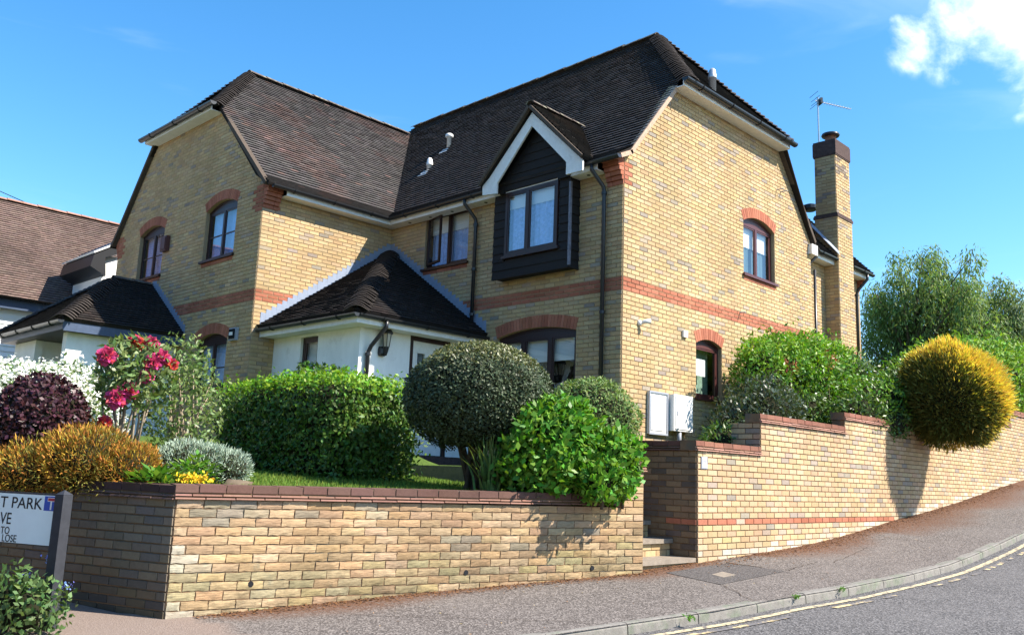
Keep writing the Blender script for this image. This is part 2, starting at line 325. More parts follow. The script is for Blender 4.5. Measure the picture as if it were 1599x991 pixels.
def hole_iv(hole, za, zb):
    u0, u1, z0, zs, rise, h = hole
    if zb <= z0+.02: return None
    if not rise:
        return (u0, u1) if za < zs-.02 else None
    uc, cz, R, th = arch(hole)
    def hw(z):
        if z <= zs: return (u1-u0)/2
        ze = cz+(R+h)*math.cos(th)
        if z < ze: return (u1-u0)/2+(z-zs)*math.tan(th)
        q = (R+h)**2-(z-cz)**2
        return math.sqrt(q) if q > 0 else 0
    x = min(hw(za+.005), hw(zb-.005))
    return (uc-x, uc+x) if x > .03 else None
YB = [(.445, .312, .162), (.465, .332, .174), (.415, .293, .153), (.435, .317, .182), (.455, .308, .16), (.425, .309, .177), (.405, .278, .148), (.475, .345, .195)]
GB = [(.31, .255, .2), (.27, .225, .18), (.35, .275, .2)]
def mixc3(a, b, k): return tuple(x*(1-k)+y*k for x, y in zip(a, b))
def jit(c, a=.09):
    k = 1+random.uniform(-a, a); return tuple(max(0, x*k*(1+random.uniform(-.03, .03))) for x in c)
def yellow(u, z):
    return jit(random.choice(GB)) if random.random() < .1 else jit(random.choice(YB), .07)
RB = [(.34, .125, .075), (.31, .11, .065), (.37, .14, .085)]
def red(u, z): return jit(random.choice(RB))
ONEB = {}
def unit_brick(L, rustic, k):
    key = (round(L, 3), rustic, k)
    if key in ONEB: return ONEB[key]
    mb = MB(); x0, x1, y0, y1 = .005, L-.005, .005, .07
    if rustic:
        rr = random.Random(k*17+int(L*1000)); nx, ny = 5, 3; vs = []
        for j in range(ny+1):
            for i in range(nx+1):
                edge = i in (0, nx) or j in (0, ny)
                vs.append((x0+(x1-x0)*i/nx+(rr.uniform(-.004, .004) if i in (0, nx) else 0), y0+(y1-y0)*j/ny+(rr.uniform(-.004, .004) if j in (0, ny) else 0), (.004 if edge else .0075)+rr.uniform(-.0022, .0022)))
        fs = [(j*(nx+1)+i, j*(nx+1)+i+1, (j+1)*(nx+1)+i+1, (j+1)*(nx+1)+i) for j in range(ny) for i in range(nx)]
        mb.add(vs, fs)
        ring = list(range(nx+1))+[j*(nx+1)+nx for j in range(1, ny+1)]+[ny*(nx+1)+i for i in range(nx-1, -1, -1)]+[j*(nx+1) for j in range(ny-1, 0, -1)]
        n0 = len(mb.v); mb.v += [(mb.v[i][0], mb.v[i][1], -.004) for i in ring]; m_ = len(ring)
        for i in range(m_): mb.f.append((ring[i], ring[(i+1) % m_], n0+(i+1) % m_, n0+i)); mb.c.append(None)
    else:
        mb.add([(x0,y0,-.003),(x1,y0,-.003),(x1,y1,-.003),(x0,y1,-.003),(x0+.003,y0+.003,.009),(x1-.003,y0+.003,.009),(x1-.003,y1-.003,.009),(x0+.003,y1-.003,.009)],
               [(4,5,6,7),(0,1,5,4),(1,2,6,5),(2,3,7,6),(3,0,4,7)])
    ONEB[key] = mb.mesh('brick', M['rbrick1'] if rustic else M['brick1']); return ONEB[key]
def brick_wall(fr, poly, holes, z0, parent, colf=yellow, single=None, limit=300, rustic=False, phase=0., thick=.1, mortar=None, skip=None, wallname='wall', headers=0, jitter=.0015):
    """mortar slab (returned, child of parent) with bricks proud of it; bricks for which single() is true are objects."""
    poly = ccw(poly); zs = [p[1] for p in poly]; slab = MB(); jb = MB(); cand = []
    k0 = int(math.floor((min(zs)-z0)/.075)); k1 = int(math.ceil((max(zs)-z0)/.075))
    for k in range(k0, k1):
        za, zb = z0+k*.075, z0+(k+1)*.075
        row = clip([(-99, za), (99, za), (99, zb), (-99, zb)], poly)
        if len(row) < 3: continue
        iv = [(min(p[0] for p in row), max(p[0] for p in row))]
        for h in holes:
            x = hole_iv(h, za, zb)
            if not x: continue
            nv = []
            for a, b in iv:
                if x[1] <= a or x[0] >= b: nv.append((a, b)); continue
                if x[0] > a: nv.append((a, x[0]))
                if x[1] < b: nv.append((x[1], b))
            iv = nv
        for a, b in iv:
            pc = clip([(a, za), (b, za), (b, zb), (a, zb)], poly)
            if len(pc) < 3: continue
            slab.prism([fr.p(u, z, 0) for u, z in pc], fr.n*-thick)
            # brick joints
            js = []; u = math.floor((a-phase)/.225)*.225+phase+(.1125 if k % 2 else 0)-.225
            while u < b:
                js.append(u)
                if headers and random.random() < headers: js.append(u+.1125)
                u += .225
            js = [j for j in js if a+.045 < j < b-.045]; edges = [a]+js+[b]
            for e0, e1 in zip(edges[:-1], edges[1:]):
                if skip and skip((e0+e1)/2, (za+zb)/2): continue
                c = colf((e0+e1)/2, (za+zb)/2)
                q = clip([(e0+.005, za+.005), (e1-.005, za+.005), (e1-.005, zb-.005), (e0+.005, zb-.005)], poly)
                if len(q) < 3: continue
                full = len(q) == 4 and abs((max(p[0] for p in q)-min(p[0] for p in q))-(e1-e0-.01)) < 1e-4 and abs(q[2][1]-q[0][1]-.065) < 1e-4
                L = e1-e0
                ok = single and full and (abs(L-.225) < .004 or abs(L-.1125) < .004)
                if ok:
                    s_ = single((e0+e1)/2, (za+zb)/2)
                    if s_ is not None: cand.append((s_, e0, L, za, q, c)); continue
                add_joined(jb, fr, q, c, rustic, jitter)
    cand.sort(key=lambda t: t[0])
    w = slab.build(wallname, mortar or M['mortar'], parent)
    for (s_, e0, L, za, q, c) in cand[limit:]: add_joined(jb, fr, q, c, rustic, jitter)
    for i, (s_, e0, L, za, q, c) in enumerate(cand[:limit]):
        me = unit_brick(.225 if L > .15 else .1125, rustic, random.randrange(6) if rustic else 0)
        o = link('brick', me, w, fr.mw(e0, za, random.uniform(0, .004 if rustic else jitter)))
        o.color = (*c, 1)
    if jb.v:
        b = jb.build('brickwork', M['rbrick' if rustic else 'brick'], w); b['kind'] = 'stuff'
    return w
def add_joined(jb, fr, q, c, rustic, jitter):
    w = .008+random.uniform(-jitter, jitter); P = [fr.p(u, z, -.003) for u, z in q]; n = len(q)
    cu = sum(p[0] for p in q)/n; cz = sum(p[1] for p in q)/n
    T = [fr.p(u-(.003 if u > cu else -.003), z-(.003 if z > cz else -.003), w+(random.uniform(-.003, .003) if rustic else 0)) for u, z in q]
    jb.add(P+T, [tuple(range(n, 2*n))]+[(i, (i+1) % n, n+(i+1) % n, n+i) for i in range(n)], c)
def voussoirs(fr, hole, parent, w0=-.1, w1=.012, n=None):
    u0, u1, z0, zs, rise, h = hole; uc, cz, R, th = arch(hole)
    n = n or max(6, int(round(2*th*(R+h/2)/.075))); base = None
    ring = MB(); th2 = th
    pts = [(uc+(R)*math.sin(a), cz+(R)*math.cos(a)) for a in np.linspace(-th2, th2, 15)]+[(uc+(R+h)*math.sin(a), cz+(R+h)*math.cos(a)) for a in np.linspace(th2, -th2, 15)]
    ring_l = [(pts[i], pts[i+1], pts[29-i-1], pts[29-i]) for i in range(14)]
    for q in ring_l: ring.prism([fr.p(u, z, w1-.009) for u, z in q], fr.n*(w0-w1+.009))
    ro = ring.build('arch', M['mortar'], parent)
    for i in range(n):
        a0 = -th2+2*th2*i/n; a1 = -th2+2*th2*(i+1)/n; g = .0035/R; mb = MB(); a0 += g; a1 -= g
        q = [(uc+(R+.003)*math.sin(a), cz+(R+.003)*math.cos(a)) for a in (a0, a1)]+[(uc+(R+h-.003)*math.sin(a), cz+(R+h-.003)*math.cos(a)) for a in (a1, a0)]
        mb.prism([fr.p(u, z, w1+random.uniform(-.001, .002)) for u, z in q], fr.n*-.03)
        o = mb.build('arch_brick', M['brick1'], ro); o.color = (*red(0, 0), 1)

# ------------------------------------------------------------------ roof tiles
def tone_main(p, base=(.062, .052, .047)):
    c = jit(base, .28)
    return c
def tiles(o, U, V, poly, parent, name, colf, g=.1, w=.165, thick=.026, slab=True, sag=None):
    o, U, V = Vector(o), Vector(U).normalized(), Vector(V).normalized(); N = U.cross(V).normalized()
    if N.z < 0: N = -N
    poly = ccw(poly); mb = MB()
    vmax = max(p[1] for p in poly); vmin = min(p[1] for p in poly)
    k = 0; v = vmin
    while v < vmax:
        row = clip([(-99, v), (99, v), (99, v+g), (-99, v+g)], poly)
        if len(row) >= 3:
            a = min(p[0] for p in row); b = max(p[0] for p in row)
            u = math.floor(a/w)*w+(w/2 if k % 2 else 0)-w
            while u < b:
                q = clip([(u+.0015, v), (u+w-.0015, v), (u+w-.0015, v+g), (u+.0015, v+g)], poly)
                if len(q) >= 3:
                    rs = random.uniform(-.003, .004); dv = random.uniform(-.004, .004)
                    c = colf(o+U*u+V*v)
                    def H(p): return .002+(thick+rs)*(1-(p[1]-v)/g)
                    P = [o+U*p[0]+V*(p[1]+(dv if p[1] < v+.01 else 0))+N*H(p) for p in q]
                    n = len(q); mb.add(P, [tuple(range(n))], c)
                    lo = [i for i in range(n) if q[i][1] < v+1e-4]
                    if len(lo) >= 2:
                        i, j = lo[0], lo[-1]
                        mb.add([P[i], P[j], P[j]-N*(thick+.01), P[i]-N*(thick+.01)], [(0, 1, 2, 3)], tuple(x*.45 for x in c))  # edge darkened to paint a shadow line under each course
                u += w
        v += g; k += 1
    if slab:
        sb = MB(); sb.prism([o+U*p[0]+V*p[1]-N*.006 for p in poly], N*-.05); so_ = sb.build(name, M['slab'], parent)
    else: so_ = parent
    t_ = mb.build('roof_tiles', M['tile'], so_); t_['kind'] = 'stuff'
    return so_
RTM = {}
def ridge_run(a, b, parent, L=.42, r=.125, m=None, col=None, up=Vector((0, 0, 1)), name='ridge_tile', arc=1.9):
    a, b = Vector(a), Vector(b); d = (b-a); n = max(1, int(round(d.length/L))); l = d.length/n; d.normalize()
    key = (round(l, 2), r, arc)
    if key not in RTM:
        mb = MB(); K = 9; A = [-arc/2*1.2+arc*1.2*i/(K-1) for i in range(K)]
        rings = [(0.002, r+.008), (l*.1, r+.006), (l-.006, r-.004), (l+.02, r-.008)]
        vs = [(x, rr*math.sin(t_), rr*math.cos(t_)-r*.75) for x, rr in rings for t_ in A]+[(x, (rr-.022)*math.sin(t_), (rr-.022)*math.cos(t_)-r*.75) for x, rr in (rings[0], rings[-1]) for t_ in A]
        fs = [(i*K+j, i*K+j+1, (i+1)*K+j+1, (i+1)*K+j) for i in range(3) for j in range(K-1)]
        fs += [(j, j+1, 4*K+j+1, 4*K+j) for j in range(K-1)]
        mb.add(vs, fs); RTM[key] = mb.mesh(name, m or M['ridge'], True)
    y = up.cross(d).normalized(); z = d.cross(y)
    for i in range(n):
        q = a+d*(l*i)+z*random.uniform(-.006, .006)
        mw = Matrix(((d.x, y.x, z.x, q.x), (d.y, y.y, z.y, q.y), (d.z, y.z, z.z, q.z), (0, 0, 0, 1)))
        o = link(name, RTM[key], parent, mw)
def bonnets(a, b, parent, g=.11, r=.16, ang=1.25):
    """bonnet hip tiles from eave a up to ridge b, each a flared saddle lying on the one below."""
    a, b = Vector(a), Vector(b); d = b-a; n = int(d.length/g); d.normalize()
    side = Vector((0, 0, 1)).cross(d).normalized(); up = d.cross(side)
    key = ('bonnet', r, ang)
    if key not in RTM:
        mb = MB(); K = 9; vs = []; fs = []
        for (x, rr, lift) in ((0, r, .045), (.02, r, .047), (g*1.25, r*.6, .01)):
            for j in range(K):
                t_ = -ang+2*ang*j/(K-1); flare = 1+.35*(abs(t_)/ang)**3
                vs.append((x+(-.03 if x < .03 else 0)*(abs(t_)/ang)**2, rr*math.sin(t_)*flare*1.05, rr*(math.cos(t_)-1)*.8+lift-.02*(abs(t_)/ang)**2))
        for i in range(2):
            for j in range(K-1): fs.append((i*K+j, i*K+j+1, (i+1)*K+j+1, (i+1)*K+j))
        n0 = len(vs); vs += [(x+.004, y_, z_-.02) for x, y_, z_ in vs[:K]]
        fs += [(j, j+1, n0+j+1, n0+j) for j in range(K-1)]
        mb.add(vs, fs); RTM[key] = mb.mesh('hip_tile', M['hip'], True)
    for i in range(n):
        q = a+d*(g*i); mw = Matrix(((d.x, side.x, up.x, q.x), (d.y, side.y, up.y, q.y), (d.z, side.z, up.z, q.z), (0, 0, 0, 1)))@Matrix.Rotation(random.uniform(-.06, .06), 4, 'X')
        link('hip_tile', RTM[key], parent, mw)
def gutter(a, b, parent, r=.058, brackets=None):
    a, b = Vector(a), Vector(b); mb = MB(); d = (b-a).normalized(); side = d.cross(Vector((0, 0, 1))).normalized(); K = 8
    # half-round channel with thickness
    vs = []; fs = []
    for q in (a, b):
        for rr in (r, r-.008):
            for j in range(K+1):
                t_ = math.pi*j/K; vs.append(q+side*(rr*math.cos(t_))-Vector((0, 0, rr*math.sin(t_))))
    m_ = K+1
    for j in range(K):
        fs += [(j, j+1, 2*m_+j+1, 2*m_+j), (m_+j, m_+j+1, 3*m_+j+1, 3*m_+j)]
    fs += [(0, m_, 3*m_, 2*m_), (K, m_+K, 3*m_+K, 2*m_+K)]
    fs += [tuple(range(m_)), tuple(2*m_+j for j in range(m_))]
    mb.add(vs, fs)
    g_ = mb.build('gutter', M['gutter'], parent)
    L = (b-a).length; n = int(L/.9)
    for i in range(n):
        q = a+d*(L*(i+.5)/n); br = MB(); br.tube([q+side*(r+.006)*math.cos(t_)-Vector((0, 0, (r+.006)*math.sin(t_))) for t_ in np.linspace(0, math.pi, 7)], .011, 5)
        br.build('gutter_bracket', M['gutter'], g_)
    return g_
def window(fr, u0, u1, z0, z1, parent, layout, w=-.075, fm=None, arch_rise=0, curtain=None, sill=True, fw=.055, bars=(), blindz=None, cm=None, brick_sill=True, sillw=.06, extra=None, open_pane=None):
    """layout: list of relative mullion positions; bars: list of (pane index, relative height)."""
    fm = fm or M['frame']; mb = MB()
    fbox(mb, fr, u0, u0+fw, z0, z1, w-.05, w); fbox(mb, fr, u1-fw, u1, z0, z1, w-.05, w)
    fbox(mb, fr, u0+fw, u1-fw, z0, z0+fw, w-.05, w); fbox(mb, fr, u0+fw, u1-fw, z1-fw, z1, w-.05, w)
    xs = [u0+fw]+[u0+(u1-u0)*m_ for m_ in layout]+[u1-fw]
    for m_ in layout: x = u0+(u1-u0)*m_; fbox(mb, fr, x-fw*.62, x+fw*.62, z0+fw, z1-fw, w-.05, w+.004)
    if arch_rise:
        h = (u0, u1, z0, z1, arch_rise, .2); uc, cz, R, th = arch(h)
        pts = [(uc+R*math.sin(a), cz+R*math.cos(a)) for a in np.linspace(th, -th, 13)]
        mb.prism([fr.p(u, z+.001, w-.01) for u, z in pts], fr.n*-.04)
        for i in range(12):   # rim following the arch
            (a_, b_), (c_, d_) = pts[i], pts[i+1]
            mb.prism([fr.p(a_, b_, w+.006), fr.p(c_, d_, w+.006), fr.p(c_, d_-.04, w+.006), fr.p(a_, b_-.04, w+.006)], fr.n*-.03)
    W_ = mb.build('window', fm, parent)
    for i in range(len(xs)-1):
        a = xs[i]+(fw*.62 if i else 0); b = xs[i+1]-(fw*.62 if i < len(xs)-2 else 0)
        if open_pane == i: continue
        c2 = MB(); e = .03   # casement
        for (p, q, r_, s_) in ((a, a+e, z0+fw, z1-fw), (b-e, b, z0+fw, z1-fw), (a+e, b-e, z0+fw, z0+fw+e), (a+e, b-e, z1-fw-e, z1-fw)): fbox(c2, fr, p, q, r_, s_, w-.03, w-.008)
        for (pi, hh) in bars:
            if pi == i: zz = z0+fw+(z1-z0-2*fw)*hh; fbox(c2, fr, a+e, b-e, zz-.013, zz+.013, w-.026, w-.01)
        c2.build('casement', fm, W_)
        pm = MB(); pm.add([fr.p(a+e-.004, z0+fw+e-.004, w-.022), fr.p(b-e+.004, z0+fw+e-.004, w-.022), fr.p(b-e+.004, z1-fw-e+.004, w-.022), fr.p(a+e-.004, z1-fw-e+.004, w-.022)], [(0, 1, 2, 3)]); pm.build('pane', M['glass'], W_)
    if curtain:
        zc = blindz if blindz else z1-.03; cu = MB(); n = int((u1-u0)/.03); vs = []; fs = []
        for i in range(n+1):
            u = u0+.03+(u1-u0-.06)*i/n; ww = w-.11+.014*math.sin(i*1.35)+random.uniform(-.006, .006)
            vs += [fr.p(u, z0+.03, ww), fr.p(u, zc, ww)]
        for i in range(n): fs.append((2*i, 2*i+2, 2*i+3, 2*i+1))
        cu.add(vs, fs); cu.build('curtain', cm or M['curtain'], W_, True)
    if blindz and blindz < z1-.05:
        bl = MB(); fbox(bl, fr, u0+.03, u1-.03, blindz-.02, z1-.03, w-.092, w-.088); bl.build('blind', M['blind'], W_)
    if sill:
        sm = MB(); fbox(sm, fr, u0-.05, u1+.05, z0-.045, z0+.002, w-.05, sillw)
        sm.build('sill', fm, W_)
    if brick_sill:
        n = int(round((u1-u0+.02)/.225)); L = (u1-u0+.02)/n
        for i in range(n):
            q = MB(); fbox(q, fr, u0-.01+L*i+.004, u0-.01+L*(i+1)-.004, z0-.118, z0-.049, -.05, .016); o = q.build('sill_brick', M['brick1'], W_); o.color = (*red(0, 0), 1)
    return W_

# ================================================================== HOUSE
FRONT = Fr((-.002, 0), (0, 1), (-1, 0)); GABLE = Fr((0, 0), (1, 0), (0, -1))
WSIDE = Fr((0, 6.154), (1, 0), (0, -1)); WGAB = Fr((-3.079, 0), (0, 1), (-1, 0))
house = thing('house', (0, 0, 2.0), 'two storey yellow brick house with red brick bands and steep dark tiled roofs', 'house')
def band(u, z): return 4.65 < z < 4.875
def c_gab(u, z): return red(u, z) if band(u, z) or (u < .22 and 6.43 < z < 6.86) else yellow(u, z)
def c_front(u, z): return red(u, z) if band(u, z) or (u < .33 and 6.43 < z < 6.7) else yellow(u, z)
def c_wg(u, z): return red(u, z) if band(u, z) or ((u < 6.45 or u > 12.45) and 6.35 < z < 6.9) else yellow(u, z)
def c_ws(u, z): return red(u, z) if band(u, z) or (u < -2.75 and 6.43 < z < 6.7) else yellow(u, z)
def camd(fr): return lambda u, z: (fr.p(u, z)-CAM).length
GF_G = (2.17, 3.03, 3.1, 4.07, .1, .21); UP_G = (3.86, 5.11, 5.66, 6.73, .15, .21)
GF_F = (.95, 2.83, 2.85, 4.07, .12, .22); UP_F = (3.74, 5.02, 5.66, 6.78, 0, 0)
UP_W1 = (7.12, 8.38, 5.68, 6.73, .15, .21); UP_W2 = (10.3, 11.55, 5.68, 6.73, .15, .21); GF_W = (7.03, 8.3, 3.1, 4.0, .14, .21)
wg = brick_wall(GABLE, [(0, 1.9), (6.74, 1.9), (6.74, 6.95), (5.3, 8.70), (1.44, 8.70), (0, 6.94)], [GF_G, UP_G], 4.65, house, c_gab, lambda u, z: (GABLE.p(u, z)-CAM).length if z > 2.6 else None, 150, wallname='gable_wall')
wf = brick_wall(FRONT, [(.002, 1.9), (6.154, 1.9), (6.154, 6.72), (.002, 6.72)], [GF_F, UP_F], 4.65, house, c_front, lambda u, z: (FRONT.p(u, z)-CAM).length if z > 3.3 and not (.9 < u < 2.8 and z > 5.05) else None, 150, wallname='front_wall')
ws = brick_wall(WSIDE, [(-3.077, 1.9), (-.002, 1.9), (-.002, 6.72), (-3.077, 6.72)], [], 4.65, house, c_ws, wallname='wing_side_wall')
ww = brick_wall(WGAB, [(6.156, 1.9), (12.75, 1.9), (12.75, 6.94), (11.2, 8.86), (8.02, 8.86), (6.156, 6.94)], [UP_W1, UP_W2, GF_W], 4.65, house, c_wg, wallname='wing_gable_wall')
for fr, h, w_ in ((GABLE, GF_G, wg), (GABLE, UP_G, wg), (FRONT, GF_F, wf), (WGAB, UP_W1, ww), (WGAB, UP_W2, ww), (WGAB, GF_W, ww)): voussoirs(fr, h, w_)
# plain rear and end walls close the shell
mb = MB(); mb.box((6.64, .1, 1.9), (6.74, 12.6, 6.9)); mb.box((-2.97, 12.65, 1.9), (6.64, 12.75, 6.9)); mb.build('rear_wall', M['mortar'], house)
mb = MB(); mb.box((.12, .12, 1.9), (6.6, 12.6, 1.95)); mb.box((.3, .3, 4.5), (6.5, 12.5, 4.6)); mb.build('inner_floor', M['dark'], house)
mb = MB(); mb.box((1.1, .5, 1.95), (1.2, 6.0, 6.6)); mb.box((1.0, 1.4, 1.95), (6.5, 1.5, 6.7)); mb.box((-2.2, 6.6, 1.95), (-2.1, 12.4, 6.6)); mb.build('inner_wall', M['dark'], house)

# windows
window(GABLE, *UP_G[:4], house, [.5], fm=M['rframe'], arch_rise=.15, curtain=True, cm=M['frost'], blindz=6.3, fw=.05)
window(GABLE, *GF_G[:4], house, [], fm=M['rframe'], arch_rise=.1, fw=.06, brick_sill=False)
mb = MB(); fbox(mb, GABLE, 2.24, 2.72, 3.52, 3.83, -.16, -.155); mb.build('paper_notice', M['blind'], house)
mb = MB(); fbox(mb, GABLE, 2.2, 3.0, 3.1, 4.1, -.3, -.28); mb.build('green_curtain', mat('green_cloth', (.3, .42, .32), .9, .1, var=.6, nscale=5), house)
window(FRONT, *GF_F[:4], house, [.34, .68], arch_rise=.12, curtain=False, blindz=3.62, fw=.07, brick_sill=False)
wa = window(FRONT, *UP_F[:4], house, [.5], curtain=True, blindz=6.42, fw=.06, open_pane=1)
mb = MB(); hp = FRONT.p(4.96, 0, -.05); q = Vector((-math.sin(.24), -math.cos(.24), 0)); nn = Vector((-math.cos(.24), math.sin(.24), 0))
for (a, b, c_, d_) in ((0, .045, 5.73, 6.72), (.5, .545, 5.73, 6.72), (.045, .5, 5.73, 5.775), (.045, .5, 6.675, 6.72)):
    mb.obox(hp+q*a+Vector((0, 0, c_)), q*(b-a), nn*.04, Vector((0, 0, d_-c_)))
oc = mb.build('casement', M['frame'], wa); oc['label'] = 'casement standing open'
mb = MB(); mb.add([hp+q*.04+nn*.02+Vector((0, 0, 5.77)), hp+q*.505+nn*.02+Vector((0, 0, 5.77)), hp+q*.505+nn*.02+Vector((0, 0, 6.68)), hp+q*.04+nn*.02+Vector((0, 0, 6.68))], [(0, 1, 2, 3)]); mb.build('pane', M['glass'], wa)
for h in (UP_W1, UP_W2): window(WGAB, *h[:4], house, [.5], arch_rise=.15, curtain=True, cm=M['skycurtain'], bars=((0, .48), (1, .48)), fw=.05)
window(WGAB, *GF_W[:4], house, [.5], arch_rise=.14, curtain=True, cm=M['curtain'], bars=((0, .4), (1, .4)), fw=.05)

# kneelers: corbelled red bricks under each eave end
def corbel(fn, n=6):
    for k in range(n):
        for (a, b) in ((0, .215), (.222, .33)):
            o = fn(k, 6.43+k*.075, a, b).build('corbel_brick', M['brick1'], house); o.color = (*red(0, 0), 1)
def cb(x0, x1, y0, y1, z): m_ = MB(); m_.box((x0, y0, z+.004), (x1, y1, z+.071)); return m_
corbel(lambda k, z, a, b: cb(-.03-.034*k, -.012, -.008+a, -.008+b, z))
corbel(lambda k, z, a, b: cb(-3.088+a, -3.088+b, 6.154-.03-.034*k, 6.143, z))
corbel(lambda k, z, a, b: cb(-3.088+a, -3.088+b, 12.752, 12.78+.034*k, z))
corbel(lambda k, z, a, b: cb(9.97+a*.4, 9.97+b*.4, .35-.03-.05*k, .34, z))

# roofs
def hslope(a): return Vector(a)
nM = 1.195; nW = 1.058
def tone_patch(base, redd, seed, lo=.55):
    from mathutils import noise
    def f(p):
        v = noise.fractal(Vector((p.x*.8+seed, p.y*.8, p.z*.8)), 1, 2, 4)
        c = base
        if v > .1: k_ = min(1, (v-.1)*4)*random.uniform(.3, 1); c = tuple(a*(1-k_)+b*k_ for a, b in zip(base, redd))
        if random.random() < .02: c = tuple(x*1.45 for x in redd)
        return jit(c, .15)
    return f
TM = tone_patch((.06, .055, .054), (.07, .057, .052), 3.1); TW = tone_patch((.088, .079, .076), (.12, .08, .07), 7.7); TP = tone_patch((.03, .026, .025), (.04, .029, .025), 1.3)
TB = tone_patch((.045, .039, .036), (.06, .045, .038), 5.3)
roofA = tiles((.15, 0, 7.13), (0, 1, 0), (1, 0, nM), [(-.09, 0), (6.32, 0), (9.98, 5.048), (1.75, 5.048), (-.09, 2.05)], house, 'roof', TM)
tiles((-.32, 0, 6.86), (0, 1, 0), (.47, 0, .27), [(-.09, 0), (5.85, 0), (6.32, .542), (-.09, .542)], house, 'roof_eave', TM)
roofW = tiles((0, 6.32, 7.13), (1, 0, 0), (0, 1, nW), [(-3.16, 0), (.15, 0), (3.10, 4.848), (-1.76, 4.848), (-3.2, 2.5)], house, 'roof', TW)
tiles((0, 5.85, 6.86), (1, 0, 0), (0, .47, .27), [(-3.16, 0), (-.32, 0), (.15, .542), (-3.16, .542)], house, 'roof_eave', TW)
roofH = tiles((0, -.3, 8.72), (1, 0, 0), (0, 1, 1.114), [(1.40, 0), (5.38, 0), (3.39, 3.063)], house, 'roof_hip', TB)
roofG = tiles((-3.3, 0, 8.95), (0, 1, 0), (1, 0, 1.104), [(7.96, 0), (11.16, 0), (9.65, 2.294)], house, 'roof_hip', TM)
mb = MB()
mb.prism([(3.39, 1.746, 10.98), (5.32, -.2, 8.68), (6.74, -.09, 6.93), (7.05, -.09, 6.8), (7.05, 12.75, 6.8), (3.39, 12.75, 10.98)], (0, 0, -.05))
mb.prism([(3.39, 9.98, 10.98), (.15, 6.32, 7.1), (.15, 12.75, 7.1), (3.39, 12.75, 10.98)], (0, 0, -.05))
mb.prism([(-1.76, 9.65, 10.62), (-3.16, 11.1, 8.9), (-3.16, 13.1, 6.75), (3.1, 13.1, 6.75), (3.1, 9.65, 10.62)], (0, 0, -.05))
mb.build('rear_roof', M['slab'], house)
ridge_run((3.39, 1.72, 11.06), (3.39, 9.9, 11.06), roofA)
ridge_run((-1.8, 9.65, 10.72), (3.0, 9.65, 10.70), roofW)
bonnets((1.44, -.32, 8.74), (3.36, 1.72, 11.04), roofH, r=.15)
bonnets((5.34, -.32, 8.74), (3.42, 1.72, 11.04), roofH, r=.15)
bonnets((-3.3, 8.02, 8.97), (-1.8, 9.62, 10.68), roofG, r=.15)
bonnets((-3.3, 11.1, 8.97), (-1.8, 9.68, 10.68), roofG, r=.15)
# verges
def verge(a, b, w, m, sag=0, n=1):
    mb = MB(); mb.beam(a, b, w, .075, (0, 0, 1)); return mb.build('verge', m, house)
verge((-.22, -.055, 6.845), (.1, -.055, 7.0), .11, M['verge']); verge((.05, -.055, 6.97), (1.42, -.055, 8.62), .11, M['verge'])
verge((6.8, -.055, 6.9), (5.36, -.055, 8.62), .11, M['vergedark']); verge((-3.14, 5.95, 6.85), (-3.14, 8.02, 8.87), .1, M['vergedark']); verge((-3.14, 12.95, 6.72), (-3.14, 11.18, 8.84), .1, M['vergedark'])
# fascias, soffits, gutters
def fas(a, b, name='fascia', m='white'):
    mb = MB(); mb.box(a, b); return mb.build(name, M[m], house)
fas((-.27, .36, 6.69), (-.25, 5.9, 6.85)); fas((-.25, .36, 6.69), (-.012, 5.9, 6.705), 'soffit')
fas((-2.74, 5.88, 6.692), (-.25, 5.9, 6.852)); fas((-2.74, 5.9, 6.692), (-.252, 6.143, 6.707), 'soffit')
fas((-.25, 5.9, 6.694), (-.012, 6.143, 6.709), 'soffit'); fas((1.36, -.27, 8.58), (5.36, -.25, 8.73)); fas((1.36, -.25, 8.58), (5.36, -.012, 8.595), 'soffit')
fas((-3.35, 8.1, 8.83), (-3.33, 11.25, 8.97)); fas((-3.33, 8.1, 8.83), (-3.09, 11.25, 8.845), 'soffit')
for y in (.65, 3.15, 4.1, 4.75, 5.4):
    mb = MB(); mb.lathe((-.13, y, 6.684), [(.03, 0), (.035, .004)], 10); mb.build('soffit_vent', M['dark'], house)
gutter((-.335, -.16, 6.82), (-.335, .62, 6.82), house); gutter((-.335, 2.8, 6.82), (-.335, 5.83, 6.82), house)
gutter((-3.08, 5.83, 6.822), (-.34, 5.83, 6.822), house)
gutter((1.30, -.335, 8.70), (5.46, -.335, 8.70), house, r=.068); gutter((-3.41, 7.9, 8.94), (-3.41, 11.35, 8.94), house, r=.07)
def downpipe(pts, r=.036, parent=house):
    mb = MB(); mb.tube(pts, r, 10); o = mb.build('downpipe', M['gutter'], parent, True)
    zt = pts[-2][2]; n = 3
    for i in range(n):
        z = zt-.05-(zt-pts[-1][2]-.3)*i/(n-1); q = MB(); p = pts[-1]
        q.lathe((p[0], p[1], z), [(r+.012, 0), (r+.012, .05)], 10); q.build('pipe_clip', M['gutter'], o)
downpipe([(-.335, .42, 6.77), (-.335, .42, 6.68), (-.09, .36, 6.44), (-.075, .35, 6.35), (-.075, .35, 2.0)])
downpipe([(-.335, 3.52, 6.77), (-.335, 3.52, 6.68), (-.09, 3.47, 6.44), (-.075, 3.46, 6.35), (-.075, 3.46, 4.3)])

